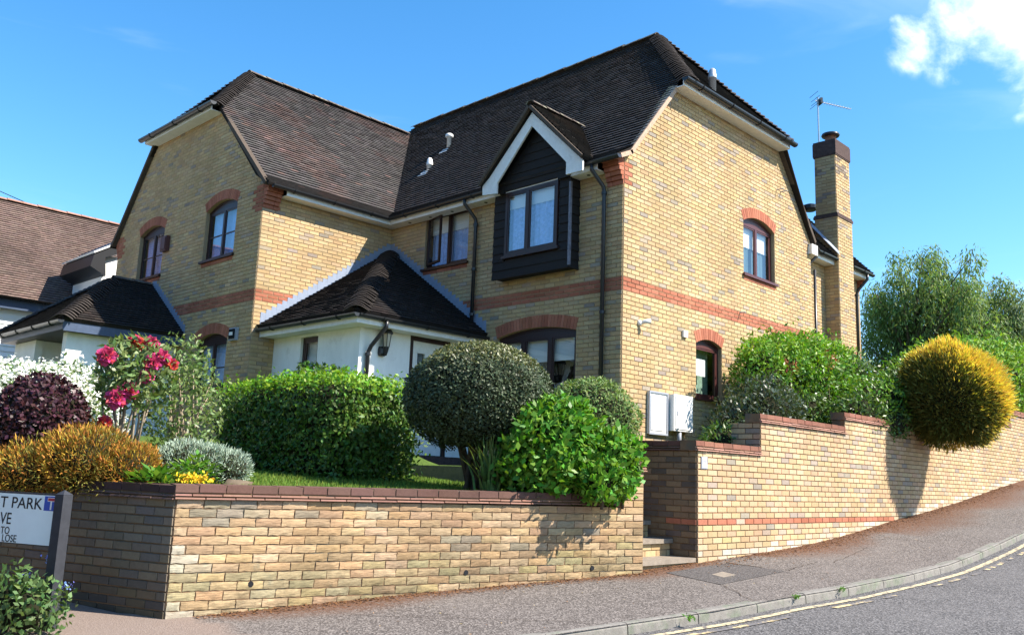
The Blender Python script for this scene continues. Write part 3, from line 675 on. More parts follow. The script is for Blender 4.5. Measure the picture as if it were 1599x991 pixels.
# bay with weatherboards and gablet
BW = .252
bay = MB()
for (a_, b_, c_, d_) in ((.96, 1.19, 5.12, 6.72), (2.47, 2.74, 5.12, 6.72), (1.19, 2.47, 5.12, 5.48), (1.19, 2.47, 6.69, 6.72)): fbox(bay, FRONT, a_, b_, c_, d_, .012, BW-.02)
bay.prism([FRONT.p(.96, 6.72, .3), FRONT.p(2.74, 6.72, .3), FRONT.p(1.67, 7.8, .3)], FRONT.n*-.33)
bayo = bay.build('bay', M['board'], house)
WB = (1.2, 2.46, 5.5, 6.69)
z = 5.1; i = 0
while z < 7.72:
    h = .158; zt = min(z+h, 7.75)
    if z > 6.66:
        lim = lambda zz: (1.67-(7.75-zz)*.95, 1.67+(7.75-zz)*.95); a, b = lim(z+h*.6); a = max(a, .93); b = min(b, 2.77)
    else: a, b = .93, 2.77
    segs = [(a, b)]
    if zt > WB[2]-.05 and z < WB[3]+.0: segs = [(a, WB[0]-.02), (WB[1]+.02, b)]
    for (p, q_) in segs:
        if q_-p < .04: continue
        mb = MB(); w0 = BW+(.05 if z > 6.66 else 0)
        mb.add([FRONT.p(p, z, w0-.03), FRONT.p(q_, z, w0-.03), FRONT.p(q_, zt, w0-.03), FRONT.p(p, zt, w0-.03), FRONT.p(p, z, w0+.018+random.uniform(-.003, .003)), FRONT.p(q_, z, w0+.018+random.uniform(-.003, .003)), FRONT.p(q_, zt+.01, w0), FRONT.p(p, zt+.01, w0)], [(0,3,2,1),(4,5,6,7),(0,1,5,4),(1,2,6,5),(2,3,7,6),(3,0,4,7)])
        mb.build('board', M['board'], bayo)
    if z < 6.6:   # side boards
        mb = MB(); mb.add([(-.015, .955, z), (-BW, .955, z), (-BW, .955, zt), (-.015, .955, zt), (-.015, .915, z), (-BW-.01, .915, z), (-BW-.01, .935, zt), (-.015, .935, zt)], [(0,3,2,1),(4,5,6,7),(0,1,5,4),(1,2,6,5),(2,3,7,6),(3,0,4,7)]); mb.build('board', M['board'], bayo)
    z += h
mb = MB(); mb.box((-BW-.03, .91, 5.14), (-BW+.012, .95, 6.6)); mb.build('corner_trim', mat('weathered_lead', (.16, .16, .19), .6, .3, var=.6, nscale=14), bayo)
window(FRONT, *WB, house, [.56], w=BW+.035, curtain=True, blindz=6.4, fw=.055, brick_sill=False, sillw=BW+.06, cm=M['curtain'])
for pts in ([(1.67, 7.97), (.62, 6.95), (.48, 6.82), (.48, 6.635), (.84, 6.64), (.84, 6.86), (1.67, 7.72)], [(1.672, 7.97), (1.672, 7.72), (2.49, 6.83), (2.49, 6.637), (2.86, 6.675), (2.87, 6.85), (2.7, 6.97)]):
    mb = MB(); P = ccw(pts)
    # triangulated fan along the board: build as quads between outer and inner edges
    mb.prism([FRONT.p(u, z, .5) for u, z in P], FRONT.n*-.035); mb.build('bargeboard', M['white'], house)
gR = tiles((-.55, .42, 6.87), (1, 0, 0), (0, 1, 1.0), [(0, 0), (.25, 0), (1.42, 1.77), (0, 1.77)], house, 'gablet_roof', tone_patch((.09, .078, .068), (.12, .09, .07), 4))
gL = tiles((-.55, 2.92, 6.87), (1, 0, 0), (0, -1, 1.0), [(0, 0), (.25, 0), (1.42, 1.77), (0, 1.77)], house, 'gablet_roof', TM)
ridge_run((-.57, 1.675, 8.16), (.86, 1.675, 8.16), gR, L=.36, r=.11)
mb = MB(); mb.beam((-.56, .45, 6.86), (-.56, 1.66, 8.06), .06, .07, (1, 0, 0)); mb.beam((-.56, 2.9, 6.86), (-.56, 1.69, 8.06), .06, .07, (1, 0, 0)); mb.build('verge', M['vergedark'], house)
# roof vents
def vent(p, h, r, mush, name='roof_vent', m='white', lab=None):
    p = Vector(p); mb = MB()
    if mush: mb.lathe(p, [(r*.8, -.15), (r*.8, h-.08), (r*1.25, h-.08), (r*1.45, h-.05), (r*1.35, h-.01), (r*.7, h+.02)], 14)
    else: mb.lathe(p, [(r*.85, -.15), (r*.85, h*.5), (r*1.0, h*.5), (r*1.0, h*.56), (r*.95, h*.7), (r*.85, h*.74), (r*.8, h*.88), (r*.45, h)], 14)
    o = mb.build(name, M[m], house, True)
    return o
vent((1.35, 6.65, 8.45), .36, .078, False); vent((1.95, 6.7, 9.22), .37, .068, True)
for q in ([(1.27, 6.57, 8.475), (1.27, 6.76, 8.475), (1.15, 6.82, 8.33), (1.15, 6.53, 8.33)], [(1.87, 6.61, 9.19), (1.87, 6.8, 9.19), (1.76, 6.84, 9.06), (1.76, 6.56, 9.06)]):
    mb = MB(); mb.prism(q, (-.01, 0, .012)); mb.build('vent_slate', M['white'], house)
vent((2.83, .05, 9.12), .42, .085, False, m='steel')

# rear wing with chimney
REC = Fr((0, .35), (1, 0), (0, -1))
brick_wall(REC, [(6.74, 1.9), (10.05, 1.9), (10.05, 6.72), (6.74, 6.72)], [], 4.65, house, lambda u, z: red(u, z) if band(u, z) else yellow(u, z), wallname='rear_wing_wall')
mb = MB(); mb.box((10.04, .36, 1.9), (10.14, 5, 6.7)); mb.build('rear_wing_end', M['mortar'], house)
tiles((6.74, .03, 6.87), (1, 0, 0), (0, 1, 1.03), [(0, 0), (3.46, 0), (3.46, 4.0), (0, 4.0)], house, 'roof', TB)
fas((6.9, .1, 6.69), (10.0, .12, 6.86)); fas((6.9, .12, 6.69), (10.0, .335, 6.705), 'soffit')
fas((6.62, -.1, 6.62), (6.9, .02, 6.84), 'box_end')
gutter((6.6, .03, 6.83), (8.15, .03, 6.83), house); gutter((8.99, .03, 6.83), (10.2, .03, 6.83), house)
downpipe([(7.1, .03, 6.78), (7.1, .03, 6.66), (6.95, .2, 6.44), (6.92, .24, 6.3), (6.92, .24, 2.0)])
mb = MB(); mb.tube([(6.84, -.045, 6.3), (6.84, -.045, 2.2)], .032, 8); mb.build('soil_pipe', M['gutter'], house, True)
downpipe([(9.85, .03, 6.78), (9.85, .03, 6.66), (9.78, .24, 6.4), (9.76, .27, 6.3), (9.76, .27, 2.0)])
chim = MB(); chim.box((8.19, .02, 1.9), (8.95, .53, 9.4)); ch = chim.build('chimney', M['mortar'], house)
CF = Fr((0, 0), (1, 0), (0, -1)); CL = Fr((8.17, 0), (0, 1), (-1, 0)); cy = lambda u, z: (jit((.19, .15, .115)) if z > 8.85 and random.random() < .25 else yellow(u, z))
def chimney_face(fr, poly, col):
    # bricks straight on the chimney core
    jb = MB(); k = 0; z = poly[2]
    while z < poly[3]:
        u = poly[0]; first = True; L = .225 if k % 2 else .1125
        while u < poly[1]-.01:
            e = min(u+L, poly[1]); e = poly[1] if poly[1]-e < .05 else e
            add_joined(jb, fr, [(u+.005, z+.005), (e-.005, z+.005), (e-.005, z+.07), (u+.005, z+.07)], col(u, z), False, .002); u = e; L = .225
        z += .075; k += 1
    o = jb.build('brickwork', M['brick'], ch); o['kind'] = 'stuff'
mb = MB(); mb.box((8.17, 0, 1.9), (8.97, .55, 7.85)); mb.build('chimney_base', M['mortar'], ch)
chimney_face(CF, (8.17, 8.97, 4.65, 7.85), cy); chimney_face(CL, (0, .55, 4.65, 7.85), cy)
CF2 = Fr((0, .02), (1, 0), (0, -1)); CL2 = Fr((8.19, 0), (0, 1), (-1, 0))
chimney_face(CF2, (8.19, 8.95, 7.95, 9.4), cy); chimney_face(CL2, (.02, .53, 7.95, 9.4), cy)
mb = MB(); mb.box((8.145, -.025, 7.85), (8.995, .575, 7.91)); mb.box((8.16, -.01, 7.91), (8.98, .56, 7.95)); mb.build('band_course', M['dkclay'], ch)
mb = MB(); mb.box((8.16, -.01, 9.4), (8.98, .56, 9.72)); mb.box((8.17, 0, 9.72), (8.97, .55, 9.76)); mb.box((8.168, -.002, 9.37), (8.972, .552, 9.4)); mb.build('chimney_cap', M['dkclay'], ch)
mb = MB(); mb.lathe((8.6, .3, 9.74), [(.14, 0), (.14, .1), (.16, .1), (.16, .14), (.13, .14), (.13, .27)], 16); mb.build('chimney_pot', M['clay'], ch, True)
mb = MB(); mb.lathe((8.6, .3, 10.0), [(.2, .0), (.22, .03), (.2, .07), (.08, .1)], 16); mb.build('cowl', M['gutter'], ch, True)
mb = MB(); mb.prism([(8.1, -.06, 6.9), (8.1, .55, 7.62), (8.17, .6, 7.75), (8.17, -.02, 7.0)], (-.1, 0, .03)); mb.build('chimney_flashing', M['lead'], ch)
mb = MB(); mb.lathe((10.05, 1.55, 8.72), [(.13, 0), (.2, .05), (.2, .14), (.1, .18)], 12); mb.build('roof_vent', M['gutter'], house)

# ---------------------------------------------------------------- things fixed to the house
a = thing('aerial', (8.3, .5, 9.79), 'television aerial on a thin mast above the chimney', 'aerial')
mb = MB(); mb.tube([(8.28, .45, 9.7), (8.28, .45, 10.95)], .017, 6); mb.build('mast', M['steel'], a)
mb = MB(); bd = Vector((.80, -.58, -.12)).normalized(); p0 = Vector((8.22, .49, 10.86)); mb.tube([p0, p0+bd*.95], .013, 6); mb.build('boom', M['steel'], a)
sd = bd.cross(Vector((0, 0, 1))).normalized()
for i in range(11):
    mb = MB(); q = p0+bd*(.2+.072*i); l = .085-.003*i; mb.tube([q-sd*l, q+sd*l], .006, 4); mb.build('element', M['steel'], a)
mb = MB(); q = p0+bd*.1; mb.obox(q-sd*.1+Vector((0, 0, -.07)), sd*.2, Vector((0, 0, .14)), bd*.05); mb.build('dipole_box', M['gutter'], a)
mb = MB(); q = p0+bd*.03
for k in range(4): z_ = -.15+.1*k; mb.tube([q-sd*.2+Vector((0, 0, z_))-bd*abs(z_)*.4, q+sd*.2+Vector((0, 0, z_))-bd*abs(z_)*.4], .007, 4)
mb.build('reflector', M['gutter'], a)

def boxthing(name, lab, cat, fr, u0, u1, z0, z1, d, m, group=None):
    t = thing(name, fr.p((u0+u1)/2, z0, 0), lab, cat, group); mb = MB(); fbox(mb, fr, u0, u1, z0, z1, .009, d); mb.build('case', M[m], t); return t
t = boxthing('meter_box', 'white recessed meter box nearer the house corner with plain framed door', 'meter box', GABLE, .70, 1.22, 2.38, 3.07, .05, 'white')
mb = MB(); fbox(mb, GABLE, .755, 1.165, 2.44, 3.01, .05, .062); mb.build('door', M['white'], t)
mb = MB()
for (a_, b_, c_, d_) in ((.69, .72, 2.37, 3.08), (1.2, 1.23, 2.37, 3.08), (.72, 1.2, 2.37, 2.4), (.72, 1.2, 3.05, 3.08)): fbox(mb, GABLE, a_, b_, c_, d_, .05, .068)
mb.build('frame', M['grey'], t)
t = boxthing('meter_box', 'white surface mounted meter box standing proud beside the dark shrub', 'meter box', GABLE, 1.27, 1.84, 2.46, 3.07, .15, 'white')
mb = MB(); fbox(mb, GABLE, 1.3, 1.81, 2.49, 3.04, .15, .163); mb.build('door', M['white'], t)
mb = MB(); p = GABLE.p(1.5, 0, .1); mb.tube([(p.x, p.y, 2.47), (p.x, p.y, 2.2)], .04, 8); mb.build('pipe', M['grey'], t, True)
for u_, w_ in ((1.335, .163),): mb = MB(); fbox(mb, GABLE, u_, u_+.035, 2.72, 2.79, w_, w_+.008); mb.build('lock', M['grey'], t)
t = thing('security_light', GABLE.p(.45, 4.14, 0), 'small white security light pointing out high on the sunlit gable near the corner', 'light')
mb = MB(); mb.lathe(GABLE.p(.45, 4.12, .02), [(.03, 0), (.045, .03), (.045, .07), (.02, .09)], 10); mb.build('mount', M['white'], t, True)
mb = MB(); mb.tube([GABLE.p(.45, 4.16, .02), GABLE.p(.5, 4.19, .1), GABLE.p(.56, 4.2, .17)], [.025, .035, .04], 10); mb.build('head', M['white'], t, True)
boxthing('sensor_box', 'small white box on the gable wall beside the ground floor window arch', 'wall box', GABLE, 1.715, 1.845, 4.11, 4.225, .05, 'white')
t = thing('overflow_pipe', GABLE.p(3.7, 4.82, 0), 'short overflow pipe poking from the red brick band of the gable', 'pipe')
mb = MB(); mb.tube([GABLE.p(3.7, 4.86, 0), GABLE.p(3.7, 4.85, .13)], .013, 6); mb.build('pipe', M['grey'], t)
t = thing('overflow_pipe', GABLE.p(5.3, 7.7, 0), 'pair of thin overflow pipes high on the gable above the upper window', 'pipe')
for u in (5.25, 5.42): mb = MB(); mb.tube([GABLE.p(u, 7.72, 0), GABLE.p(u, 7.71, .16)], .012, 6); mb.build('pipe', M['grey'], t)
t = boxthing('alarm_box', 'dark red alarm box between the two upper windows of the shaded gable', 'alarm', WGAB, 9.96, 10.22, 6.16, 6.5, .1, 'bell')
mb = MB(); fbox(mb, WGAB, 9.985, 10.195, 6.2, 6.46, .1, .115); mb.build('cover', M['bell'], t)
t = boxthing('flood_light', 'grey flood light on the shaded gable beside the ground floor window arch', 'light', WGAB, 6.6, 6.86, 3.93, 4.17, .07, 'grey')
mb = MB(); fbox(mb, WGAB, 6.63, 6.83, 3.96, 4.14, .07, .09); mb.build('lens', M['dark'], t)
mb = MB(); fbox(mb, WGAB, 6.68, 6.78, 4.02, 4.08, .09, .11); mb.build('lamp_block', M['white'], t)

# ================================================================== PORCHES
por = thing('porch', (-1.3, 4.8, 2.0), 'white rendered porch with hipped tile roof tucked into the house corner', 'porch')
PL = Fr((-2.6, 0), (0, 1), (-1, 0)); PF = Fr((0, 3.45), (1, 0), (0, -1))
mb = MB(); PW = (4.68, 5.22, 3.1, 3.93)
for (a_, b_, c_, d_) in ((3.455, PW[0], 1.9, 4.02), (PW[1], 6.14, 1.9, 4.02), (PW[0], PW[1], 1.9, PW[2]), (PW[0], PW[1], PW[3], 4.02)): fbox(mb, PL, a_, b_, c_, d_, -.12, 0)
mb.build('wall', M['render'], por)
mb = MB()
for (a_, b_, c_, d_) in ((-2.603, -1.52, 1.9, 4.02), (-.58, -.012, 1.9, 4.02)): fbox(mb, PF, a_, b_, c_, d_, -.12, .002)
mb.build('wall', M['render'], por)
window(PL, *PW, por, [], w=-.05, curtain=True, cm=M['curtain'], blindz=3.5, fw=.07, brick_sill=False, sill=False)
mb = MB(); fbox(mb, PF, -1.52, -1.44, 1.9, 3.98, -.1, -.01); fbox(mb, PF, -.66, -.58, 1.9, 3.98, -.1, -.01); fbox(mb, PF, -1.44, -.66, 3.9, 3.98, -.1, -.01); mb.build('door_frame', M['frame'], por)
mb = MB(); DW = ((-1.33, -1.14, 2.85, 3.7), (-.96, -.77, 2.85, 3.7))
for (a_, b_, c_, d_) in ((-1.44, -1.33, 1.92, 3.9), (-1.14, -.96, 1.92, 3.9), (-.77, -.66, 1.92, 3.9), (-1.33, -1.14, 1.92, 2.85), (-1.33, -1.14, 3.7, 3.9), (-.96, -.77, 1.92, 2.85), (-.96, -.77, 3.7, 3.9)): fbox(mb, PF, a_, b_, c_, d_, -.09, -.045)
do = mb.build('door', M['white'], por)
for (a_, b_, c_, d_) in DW:
    mb = MB(); mb.add([PF.p(a_, c_, -.07), PF.p(b_, c_, -.07), PF.p(b_, d_, -.07), PF.p(a_, d_, -.07)], [(0, 1, 2, 3)]); mb.build('pane', M['glass'], do)
    mb = MB()
    for (e, f, g_, h_) in ((a_-.02, a_+.008, c_-.02, d_+.02), (b_-.008, b_+.02, c_-.02, d_+.02), (a_, b_, c_-.02, c_+.008), (a_, b_, d_-.008, d_+.02)): fbox(mb, PF, e, f, g_, h_, -.045, -.032)
    mb.build('bead', M['white'], do)
for (a_, b_, c_, d_) in ((-1.33, -1.14, 2.1, 2.7), (-.96, -.77, 2.1, 2.7)): mb = MB(); fbox(mb, PF, a_, b_, c_, d_, -.045, -.033); mb.build('door_panel', M['white'], do)
mb = MB(); mb.tube([PF.p(-.73, 2.95, -.045), PF.p(-.73, 2.95, .0), PF.p(-.83, 2.95, .0)], .012, 6); mb.build('handle', M['steel'], do)
mb = MB(); mb.box((-1.75, 2.75, 1.3), (-.35, 3.44, 1.78)); mb.box((-1.6, 3.05, 1.7), (-.5, 3.442, 1.9)); mb.build('doorstep', M['dkclay'], por)
mb = MB(); mb.box((-2.45, 3.6, 1.9), (-.1, 5.9, 1.96)); mb.build('floor', M['dark'], por)
mb = MB(); mb.box((-1.45, 4.4, 1.96), (-.65, 4.45, 3.95)); mb.build('inner_wall', M['dark'], por)
pr1 = tiles((-2.98, 0, 4.17), (0, 1, 0), (1, 0, .688), [(3.08, 0), (6.14, 0), (6.14, 3.617)], por, 'roof', TB)
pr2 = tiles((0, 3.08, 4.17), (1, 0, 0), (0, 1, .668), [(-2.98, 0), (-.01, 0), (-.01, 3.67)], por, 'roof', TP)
bonnets((-2.98, 3.08, 4.2), (-.06, 6.06, 6.2), pr2, g=.115, r=.17, ang=1.1)
def pf(a, b, name='fascia', m='white'):
    mb = MB(); mb.box(a, b); return mb.build(name, M[m], por)
pf((-2.92, 3.12, 3.97), (-2.9, 6.13, 4.13)); pf((-2.9, 3.12, 3.972), (-.03, 3.14, 4.132)); pf((-2.9, 3.14, 3.975), (-2.61, 6.13, 3.99), 'soffit'); pf((-2.61, 3.14, 3.973), (-.03, 3.44, 3.988), 'soffit')
gutter((-2.985, 3.03, 4.11), (-2.985, 6.1, 4.11), por); gutter((-2.93, 3.06, 4.112), (-.02, 3.06, 4.112), por)
downpipe([(-2.36, 3.06, 4.07), (-2.36, 3.06, 3.97), (-2.44, 3.34, 3.66), (-2.46, 3.39, 3.55), (-2.46, 3.39, 1.95)], .036, por)
def flash(fr, a, b, w=.012, hgt=.13, name='flashing', parent=por, m='lead'):
    """stepped lead flashing from a to b, (u,z) pairs on wall frame."""
    n = max(2, int(round(abs(b[1]-a[1])/.075)))
    o_ = MB()
    for i in range(n):
        u0_, z0_ = a[0]+(b[0]-a[0])*i/n, a[1]+(b[1]-a[1])*i/n; u1_, z1_ = a[0]+(b[0]-a[0])*(i+1)/n, a[1]+(b[1]-a[1])*(i+1)/n
        uA, uB = (u0_, u1_)
        ov = (u1_-u0_)*.35
        P = [(u0_, z0_-.03), (u1_, z1_-.03), (u1_+ov, z1_+hgt-.01), (u0_+ov*.2, z1_+hgt), (u0_, z0_+hgt*.55)]
        o_.prism([fr.p(u, z, w+.002*(i % 2)) for u, z in P], fr.n*-.006)
    s_ = o_.build(name, M[m], parent)
flash(WSIDE, (-2.93, 4.24), (-.02, 6.24)); flash(FRONT, (3.12, 4.24), (6.12, 6.24))
lan = thing('wall_lantern', (-2.24, 3.44, 3.7), 'black coach lantern on the white porch wall left of the door', 'lantern')
c = Vector((-2.15, 3.31, 3.66)); mb = MB(); mb.lathe(c+Vector((0, .11, -.05)), [(.06, -.08), (.075, -.04), (.075, .04), (.06, .08)], 10); mb.build('back_plate', M['gutter'], lan)
mb = MB(); mb.lathe(c, [(.015, -.13), (.03, -.08), (.045, -.02), (.055, .02)], 8); mb.tube([c+Vector((0, .1, -.05)), c+Vector((0, 0, -.05))], .015, 6); mb.build('bracket', M['gutter'], lan)
mb = MB(); mb.lathe(c, [(.05, .02), (.075, .24)], 6); mb.build('lamp_glass', M['glasslamp'], lan)
mb = MB(); mb.lathe(c, [(.115, .24), (.11, .26), (.06, .33), (.03, .35), (.015, .4)], 6); mb.build('cap', M['gutter'], lan)
mb = MB()
for k in range(6): a_ = k*math.pi/3; mb.tube([c+Vector((.056*math.cos(a_), .056*math.sin(a_), .02)), c+Vector((.08*math.cos(a_), .08*math.sin(a_), .24))], .007, 4)
mb.build('cage', M['gutter'], lan)
# second porch, at the far left
po2 = thing('porch', (-4.3, 10.5, 2.0), 'left hand porch with very dark hipped roof and white walls on the shaded gable', 'porch')
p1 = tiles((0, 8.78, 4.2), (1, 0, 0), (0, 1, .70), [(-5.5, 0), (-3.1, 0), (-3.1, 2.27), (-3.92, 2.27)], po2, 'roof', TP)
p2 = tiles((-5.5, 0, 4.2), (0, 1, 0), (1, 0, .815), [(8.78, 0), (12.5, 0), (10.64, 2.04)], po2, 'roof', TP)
mb = MB(); mb.prism([(-5.5, 12.5, 4.17), (-3.92, 10.64, 5.47), (-3.1, 10.64, 5.47), (-3.1, 12.5, 4.17)], (0, 0, -.05)); mb.build('roof_back', M['slab'], po2)
bonnets((-5.5, 8.78, 4.23), (-3.95, 10.6, 5.48), p1, r=.16); bonnets((-5.5, 12.5, 4.23), (-3.95, 10.68, 5.48), p1, r=.16)
ridge_run((-3.95, 10.64, 5.52), (-3.12, 10.64, 5.52), p1, r=.11)
def p2b(a, b, name, m):
    mb = MB(); mb.box(a, b); return mb.build(name, M[m], po2)
p2b((-5.44, 8.83, 4.0), (-5.42, 12.4, 4.17), 'fascia', 'fasciagrey'); p2b((-5.42, 8.83, 3.98), (-3.1, 8.85, 4.17), 'fascia', 'fasciagrey'); p2b((-5.42, 8.85, 4.0), (-3.1, 12.4, 4.02), 'soffit', 'frame')
gutter((-5.51, 8.74, 4.16), (-5.51, 12.5, 4.16), po2)
p2b((-5.25, 9.1, 1.9), (-3.1, 9.3, 3.995), 'wall', 'render'); p2b((-3.95, 9.3, 1.9), (-3.85, 11.2, 3.995), 'wall', 'render'); p2b((-5.2, 10.95, 1.9), (-5.05, 12.2, 3.995), 'wall', 'render'); p2b((-5.05, 11.0, 1.9), (-3.95, 11.15, 3.996), 'wall', 'render')
p2b((-4.05, 10.0, 3.1), (-3.95, 10.25, 3.42), 'letter_box', 'black')
flash(WGAB, (8.82, 4.24), (10.6, 5.5), parent=po2)
p2b((-3.06, 12.8, 1.9), (-2.9, 12.82, 2.2), 'plinth', 'render')

# ================================================================== NEIGHBOUR
nb = thing('neighbour_house', (-6, 19, 2), 'neighbouring white weatherboarded house with brown tiled roof at the left edge', 'house')
TN = tone_patch((.15, .103, .086), (.11, .078, .066), 9.4)
nr = tiles((-17, 17, 5.78), (1, 0, 0), (0, 1, 1.055), [(0, 0), (19, 0), (19, 4.66), (0, 4.66)], nb, 'roof', TN, g=.105, thick=.03)
mb = MB(); mb.prism([(-17, 20.2, 9.12), (2, 20.2, 9.12), (2, 23.4, 5.75), (-17, 23.4, 5.75)], (0, 0, -.05)); mb.build('roof_back', M['slab'], nb)
ridge_run((-13, 20.2, 9.2), (1.9, 20.2, 9.2), nr, m=mat('ridge_tile_red', (.27, .15, .11), .9, .1, var=.3), r=.128)
mb = MB(); mb.box((-16.8, 17.5, 1), (1.8, 23, 5.8)); nw = mb.build('wall', M['weather'], nb)
z = 1.2; NWX = (-3.15, -2.55)
while z < 5.55:
    for (a_, b_) in (((-16.8, NWX[0]), (NWX[1], 1.8)) if 4.7 < z < 5.45 else ((-16.8, 1.8),)):
        mb = MB(); mb.add([(a_, 17.49, z), (b_, 17.49, z), (b_, 17.45, z), (a_, 17.45, z), (a_, 17.48, z+.148), (b_, 17.48, z+.148)], [(0, 1, 2, 3), (3, 2, 5, 4), (0, 4, 5, 1), (0, 3, 4), (1, 5, 2)]); mb.build('board', M['weather'], nw)
    z += .145
mb = MB(); mb.box((-17, 17.2, 5.5), (2, 17.23, 5.75)); mb.build('fascia', M['fasciagrey'], nb)
mb = MB(); mb.box((NWX[0], 17.46, 4.72), (NWX[1], 17.49, 5.5)); wn_ = mb.build('window', M['gutter'], nb)
mb = MB(); mb.add([(NWX[0]+.07, 17.455, 4.8), (NWX[1]-.07, 17.455, 4.8), (NWX[1]-.07, 17.455, 5.42), (NWX[0]+.07, 17.455, 5.42)], [(0, 1, 2, 3)]); mb.build('pane', M['dark'], wn_)
# small cross gable of the neighbour seen beside the brick gable
mb = MB(); mb.box((-2.42, 15.4, 4.6), (-1.4, 17.4, 7.02)); mb.build('side_wall', M['weather'], nb)
mb = MB(); mb.prism([(-2.74, 15.2, 6.95), (-2.81, 15.2, 6.62), (-2.39, 15.2, 6.42), (-2.45, 15.2, 6.92), (-1.9, 15.2, 7.2), (-1.9, 15.2, 7.5), (-2.285, 15.2, 7.38)], (0, 2.2, 0)); mb.build('barge_soffit', M['gutter'], nb)
mb = MB(); mb.prism([(-2.76, 15.15, 6.97), (-1.9, 15.15, 7.52), (-1.9, 15.15, 7.58), (-2.78, 15.15, 7.01)], (0, 2.3, 0)); mb.build('verge_cap', M['white'], nb)
t = tag(MB().build('overhead_cable', M['black']) if False else (lambda m_: (m_.tube([(-11, 19.4, 11.2), (-6, 19.8, 9.75), (-3.0, 20.2, 9.2)], .012, 5), m_.build('overhead_cable', M['black']))[1])(MB()), 'thin dark overhead cable running down to the brown neighbouring roof', 'cable')

# ================================================================== GROUND
BXs = [-400, -30, -7.8, -5.69, -3, -1.78, -.2, 1.1, 1.94, 2.87, 4.41, 5.9, 7.67, 9.7, 12.1, 20, 60, 500]
BZs = [-1.2, -1.0, .30, .455, .62, .665, .735, .80, .87, .96, 1.13, 1.26, 1.45, 1.70, 1.97, 2.8, 5.0, 6.0]
def base(x): return float(np.interp(x, BXs, BZs))
def pav(x, y): return base(x)+.05*(min(y, 0)+2.53)
INNER = [(-10.2, 6), (-8.55, 1.3), (-8.0, -.9), (-7.72, -1.25), (-5.7, -1.78), (-3.05, -2.45), (-2.98, -2.44), (-1.77, -2.44), (-.2, -2.46), (1.1, -2.46), (3, -2.46), (5, -2.46), (8, -2.46), (12, -2.46), (20, -2.46), (40, -2.46)]
OUTER = [(-12.2, 5.5), (-10.9, 1.2), (-10.0, -1.3), (-8.4, -2.9), (-5.724, -3.758), (-4.0, -4.12), (-3.4, -4.2), (-1.79, -4.36), (-.2, -4.44), (1.1, -4.46), (3, -4.46), (5, -4.45), (8, -4.45), (12, -4.45), (20, -4.45), (40, -4.45)]
def dens(L, step=.3):
    out = []
    for (a, b) in zip(L[:-1], L[1:]): pass
    return out
def strip(A, B, zf, nx, name, m, sub=6):
    vs = []; fs = []; st = []
    for i in range(len(A)-1):
        for k in range(sub): t_ = k/sub; st.append((Vector(A[i]).lerp(Vector(A[i+1]), t_), Vector(B[i]).lerp(Vector(B[i+1]), t_)))
    st.append((Vector(A[-1]), Vector(B[-1])))
    for a, b in st:
        for j in range(nx+1):
            p = a.lerp(b, j/nx); vs.append((p.x, p.y, zf(p.x, p.y, j/nx, a)))
    for i in range(len(st)-1):
        for j in range(nx): q = i*(nx+1)+j; fs.append((q, q+1, q+nx+2, q+nx+1))
    mb = MB(); mb.add(vs, fs); return mb.build(name, m, None, True)
pv = strip(INNER, OUTER, lambda x, y, t_, a: pav(x, y), 16, 'pavement', M['asphalt'], 14); pv['kind'] = 'structure'
at = pv.data.color_attributes.new('Dirt', 'FLOAT_COLOR', 'POINT')
from mathutils import noise as mnoise
for i, v in enumerate(pv.data.vertices):
    t_ = (i % 17)/16; w_ = .24+.1*math.sin(v.co.x*1.7)+(.12 if v.co.x > -.5 else 0)+(.2 if v.co.x > 3 else 0)
    d_ = max(0, 1-t_/max(.06, w_+.12*mnoise.noise((v.co.x*1.3, v.co.y*1.3, 0)))) if v.co.x > -7.5 else 0
    at.data[i].color = (d_, max(0, (t_-.86)*4), 1.0 if v.co.x < -7.55 else 0, 1)
FAR = [(-32, 6), (-31, -3), (-29, -9), (-24, -18), (-12, -24), (-6, -24), (-4, -24), (-2, -24), (0, -24), (1.1, -24), (3, -24), (5, -24), (8, -24), (12, -24), (20, -24), (40, -24)]
ROADDROP = .085
rd = strip(OUTER, FAR, lambda x, y, t_, a: pav(a.x, a.y)-ROADDROP+min(t_, .2)*.05, 16, 'road', M['road']); rd['kind'] = 'structure'
# far ground to the horizon
mb = MB(); xs = [-500, -200, -80, -40, -20, -10, -5, 0, 5, 10, 15, 20, 30, 40, 60, 100, 200, 500]; vs = [(x, y, base(x)-.45) for x in xs for y in xs]; n_ = len(xs)
mb.add(vs, [(i*n_+j, (i+1)*n_+j, (i+1)*n_+j+1, i*n_+j+1) for i in range(n_-1) for j in range(n_-1)]); o = mb.build('ground', M['ground']); o['kind'] = 'structure'
